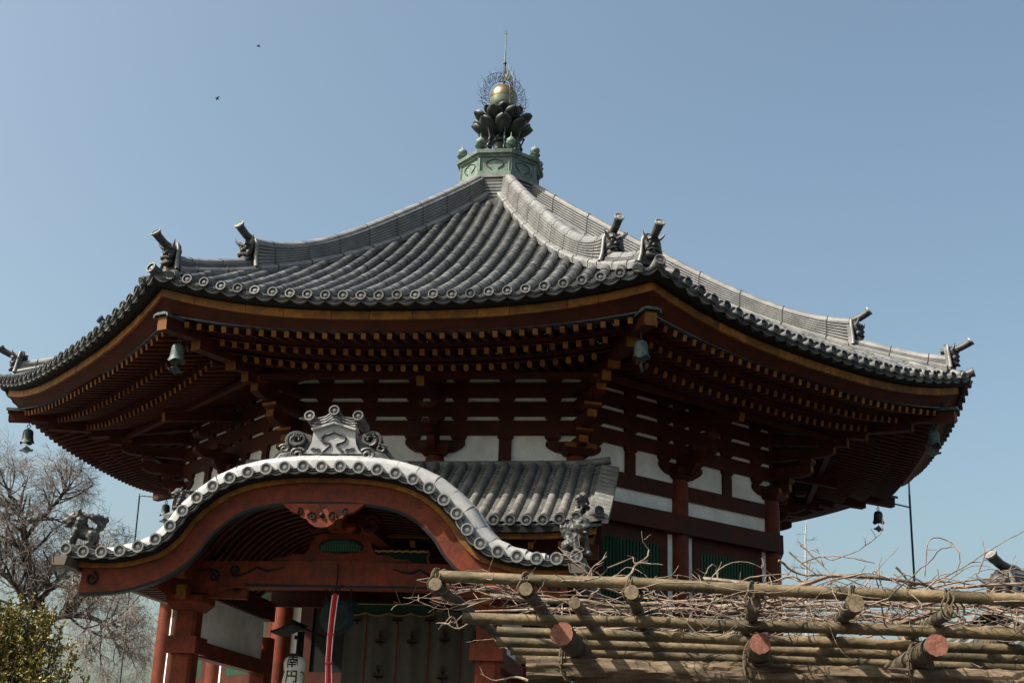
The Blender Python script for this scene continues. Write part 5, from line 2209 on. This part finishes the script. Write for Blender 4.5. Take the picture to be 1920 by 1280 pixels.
# faint young tree behind the right end of the hall
YT = -12.5
b0 = T(1512, 1160)
t = Tree(4, (b0.x, b0.y, 0))
t.tube(t.trunk, [Vector((b0.x, b0.y, 0)), b0, T(1512, 1080), T(1510, 1010), T(1512, 975)], 0.035, 0.008, 7)
for k in range(16):
    py = 1000 + k * 11
    s = 1 if k % 2 else -1
    p = T(1512, py)
    t.grow(p, Vector((s * 0.9, t.r.uniform(-0.4, 0.4), t.r.uniform(-0.1, 0.3))).normalized(), 0.14 + 0.024 * k, 0.008, 2, 0.0, 3)
finish_tree(t, 'slender_bare_tree', 'slender pale leafless tree right of the hall wall below the eave', bark=mat('pale_twig_bark', (0.42, 0.38, 0.34), 0.85, 0.2, 5))

# ------------------------------------------------------------------ evergreen shrub
rs = random.Random(9)
sb = P2W(40, 1280, -22.0)
sh = empty('evergreen_shrub', 'yellow green leafy shrub in the bottom left corner', 'shrub', (-1.75, -22.0, 0))
m = MB()
stems = []
for i in range(64):
    a = rs.uniform(0, TAU)
    R = rs.uniform(0.05, 1.12)
    top = Vector((R * 0.85 * math.cos(a), R * 0.6 * math.sin(a), 3.20 - 0.66 * R ** 2.2 + rs.uniform(-0.16, 0.12)))
    base = Vector((0.15 * math.cos(a), 0.15 * math.sin(a), 0))
    mid = base.lerp(top, 0.5) + Vector((rs.uniform(-.1, .1), rs.uniform(-.1, .1), 0.1))
    m.tube([base, mid, top], [0.022, 0.014, 0.004], 5)
    stems.append((mid, top))
m.build('shrub_stems', TBARK, sh)
m = MB()


def leaf(mb, c, d, nrm, L, W):
    s = d.cross(nrm).normalized()
    mb.add([c, c + d * L * 0.45 + s * W - nrm * 0.004, c + d * L, c + d * L * 0.45 - s * W - nrm * 0.004], [(0, 1, 2, 3)])


for mid, top in stems:
    for k in range(64):
        t_ = rs.uniform(-0.3, 1.0)
        c = mid.lerp(top, t_)
        d = Vector((rs.gauss(0, 1), rs.gauss(0, 1), rs.gauss(0.5, 0.7))).normalized()
        ln = rs.uniform(0.06, 0.26)
        tip = c + d * ln
        for q in range(13):
            e = c.lerp(tip, rs.uniform(0.2, 1.0))
            dd = (d + Vector((rs.gauss(0, 1), rs.gauss(0, 1), rs.gauss(0, 1))) * 0.8).normalized()
            nn = Vector((rs.gauss(0, 1), rs.gauss(0, 1), rs.gauss(0.6, 0.8))).normalized()
            leaf(m, e, dd, nn, rs.uniform(0.028, 0.045), rs.uniform(0.008, 0.012))
for mid, top in stems:
    d = (top - mid).normalized()
    for q in range(22):
        e = top + d * rs.uniform(-0.22, 0.08)
        dd = (d + Vector((rs.gauss(0, 1), rs.gauss(0, 1), rs.gauss(0, 1))) * 0.5).normalized()
        leaf(m, e, dd, Vector((rs.gauss(0, 1), rs.gauss(0, 1), rs.gauss(0, 1))).normalized(), rs.uniform(0.04, 0.06), 0.013)
tag(m.build('shrub_leaves', LEAF, sh), kind='stuff')

# ------------------------------------------------------------------ neighbouring tiled roof at the right edge
YB = -11.0
nb = empty('neighbour_roof', 'grey tiled roof with demon-face ridge end at the right edge', 'building', (P2W(1905, 1100, YB).x, YB, 0))
NO = Vector((P2W(1905, 1100, YB).x, YB, 0))
c0 = P2W(1893, 1100, YB)
m = MB()
# ridge runs to the right and back
ridge_d = Vector((0.72, 0.69, 0.0)).normalized()
side_d = Vector((-0.69, 0.72, 0)).normalized()
rp0 = Vector((c0.x - 0.05, YB + 0.1, c0.z))
prof2 = [(0.24, -0.75), (0.24, -0.1)]
for i in range(5):
    prof2 += [(0.21, -0.08 + i * 0.07), (0.21, -0.03 + i * 0.07), (0.17, -0.028 + i * 0.07), (0.17, -0.012 + i * 0.07)]
prof2 += [(0.12, 0.30), (0.08, 0.37), (0.0, 0.40)]
ringf = prof2 + [(-x, z) for x, z in reversed(prof2[:-1])]
m.loft([[rp0 + ridge_d * s + side_d * x + Vector((0, 0, z)) - NO for x, z in ringf] for s in (0.0, 8.0)])
m.build('roof_ridge', TILE, nb)
m = MB()
for k in range(12):
    s0 = -0.6 + k * 0.3
    for sgn in (-1,):
        a0 = rp0 + ridge_d * (s0 + 0.3) + Vector((0, 0, -0.45))
        dn = (side_d * sgn * 1.0 + Vector((0, 0, -0.55))).normalized()
        m.tube([a0 - NO, a0 + dn * 1.6 - NO, a0 + dn * 3.2 + Vector((0, 0, 0.15)) - NO], 0.085, 8)
tag(m.build('roof_tile_rows', TILE_OLD, nb, None, True), kind='stuff')
m = MB()
for sgn in (-1, 1):
    dn = (side_d * sgn + Vector((0, 0, -0.55))).normalized()
    a = rp0 - ridge_d * 0.55 + Vector((0, 0, -0.45)) - NO
    b = rp0 + ridge_d * 8 + Vector((0, 0, -0.45)) - NO
    m.add([a, b, b + dn * 3.2 + Vector((0, 0, 0.15)), a + dn * 3.2 + Vector((0, 0, 0.15))], [(0, 1, 2, 3)])
    m.add([p + Vector((0, 0, -0.1)) for p in (a, b, b + dn * 3.2 + Vector((0, 0, 0.15)), a + dn * 3.2 + Vector((0, 0, 0.15)))], [(3, 2, 1, 0)])
m.build('roof_slope', TILE_PAN, nb)
# tiled slope that falls to the left of the ridge end
m = MB()
for k in range(9):
    a0 = rp0 + side_d * (-1.2 + k * 0.27) + Vector((0, 0, -0.5)) - NO
    dn = (-ridge_d + Vector((0, 0, -0.62))).normalized()
    m.tube([a0, a0 + dn * 0.9, a0 + dn * 1.9 + Vector((0, 0, 0.12))], 0.08, 8)
m.build('hip_tile_rows', TILE_OLD, nb, None, True)['kind'] = 'stuff'
m = MB()
a0 = rp0 + side_d * (-1.3) + Vector((0, 0, -0.55)) - NO
a1 = rp0 + side_d * (1.2) + Vector((0, 0, -0.55)) - NO
dn = (-ridge_d + Vector((0, 0, -0.62))).normalized()
m.add([a0, a1, a1 + dn * 1.9, a0 + dn * 1.9, a0 + Vector((0, 0, -.1)), a1 + Vector((0, 0, -.1)), a1 + dn * 1.9 + Vector((0, 0, -.1)), a0 + dn * 1.9 + Vector((0, 0, -.1))], [(0, 3, 2, 1), (4, 5, 6, 7), (0, 1, 5, 4), (2, 3, 7, 6), (1, 2, 6, 5), (3, 0, 4, 7)])
m.build('hip_slope', TILE_PAN, nb)
yx = side_d * -1
Mo = frame(rp0 - ridge_d * 0.06 + Vector((0, 0, -0.52)) - NO, yx, ridge_d, Vector((0, 0, 1)))
put(ONIM, 'ridge_end_ornament', nb, Mo @ Matrix.Scale(1.0, 4))
Mt = frame(rp0 + ridge_d * 0.25 + Vector((0, 0, 0.36)) - NO, yx, ridge_d, Vector((0, 0, 1)))
put(TORIM, 'upturned_disc_tile', nb, Mt @ Matrix.Scale(1.05, 4))
m = MB()
w0 = rp0 + ridge_d * 0.8 - NO
for s in (-1, 1):
    m.bar(w0 + side_d * (1.6 * s) + Vector((0, 0, -rp0.z)), w0 + side_d * (1.6 * s) + Vector((0, 0, -1.6)), 0.3, 0.3)
    m.bar(w0 + ridge_d * 6 + side_d * (1.6 * s) + Vector((0, 0, -rp0.z)), w0 + ridge_d * 6 + side_d * (1.6 * s) + Vector((0, 0, -1.6)), 0.3, 0.3)
m.bar(w0 + side_d * 1.6 + Vector((0, 0, -1.7)), w0 - side_d * 1.6 + Vector((0, 0, -1.7)), 0.25, 0.3)
m.build('roof_frame', RED, nb)

# ------------------------------------------------------------------ lightning conductor cables
Yc = 5.6
c = empty('lightning_cable', 'straight dark blue conductor pole beside the right eave', 'cable', tuple(P2W(1716, 1200, Yc).xy) + (0,))
co = c.location.copy()
a, b = P2W(1703, 890, Yc), P2W(1715, 1095, Yc)
g = b + (b - a) * (b.z / (a.z - b.z))
m = MB()
m.tube([a - co, b - co, g - co], 0.034, 8)
m.build('cable_pipe', STEEL, c, None, True)
m = MB()
ang = math.radians(-112.5 + 45 * 3)
tip = Vector((12.9 * math.cos(ang), 12.9 * math.sin(ang), 10.22))
m.tube([tip - co, P2W(1707, 951, Yc) - co], 0.025, 6)
m.build('cable_bracket', STEEL, c)
Yc = 5.6
a, b = P2W(262, 925, Yc), P2W(225, 1280, Yc)
g = b + (b - a) * (b.z / (a.z - b.z))
c = empty('lightning_cable', 'thin dark conductor cable hanging left of the hall before the bare tree', 'cable', (g.x, g.y, 0))
co = c.location.copy()
m = MB()
m.tube([a - co, b - co, g - co], 0.028, 6)
m.build('cable_pipe', STEEL, c)
ang = math.radians(-112.5 + 45 * -2)
tip = Vector((12.9 * math.cos(ang), 12.9 * math.sin(ang), 10.2))
m = MB()
m.tube([tip - co, P2W(262, 928, Yc) - co], 0.035, 6)
m.build('cable_bracket', COPPER_BELL, c)

# ------------------------------------------------------------------ two birds far off
for (px, py, lb, tilt) in ((484, 87, 'tiny dark bird in the sky, the higher of the two', 0.3), (407, 185, 'tiny dark bird in the sky, the lower and more leftward of the two', -0.3)):
    p = P2W(px, py, 20.0)
    m = MB()
    m.tube([(-0.11, 0, 0), (-0.03, 0, 0.01), (0.06, 0, 0), (0.12, 0, -0.01)], [0.005, 0.035, 0.03, 0.012], 6)
    for s in (-1, 1):
        m.add([(0.03, 0, 0.01), (-0.05, 0, 0.01), (-0.01, s * 0.11, 0.06), (0.04, s * 0.20, 0.03), (0.05, s * 0.10, 0.055)], [(0, 1, 2, 4), (4, 2, 3)])
    o = m.build('bird', BIRD, None, TR(*p) @ Matrix.Rotation(tilt, 4, 'X') @ Matrix.Rotation(0.8, 4, 'Z'))
    tag(o, lb, 'bird', 'birds in the sky')
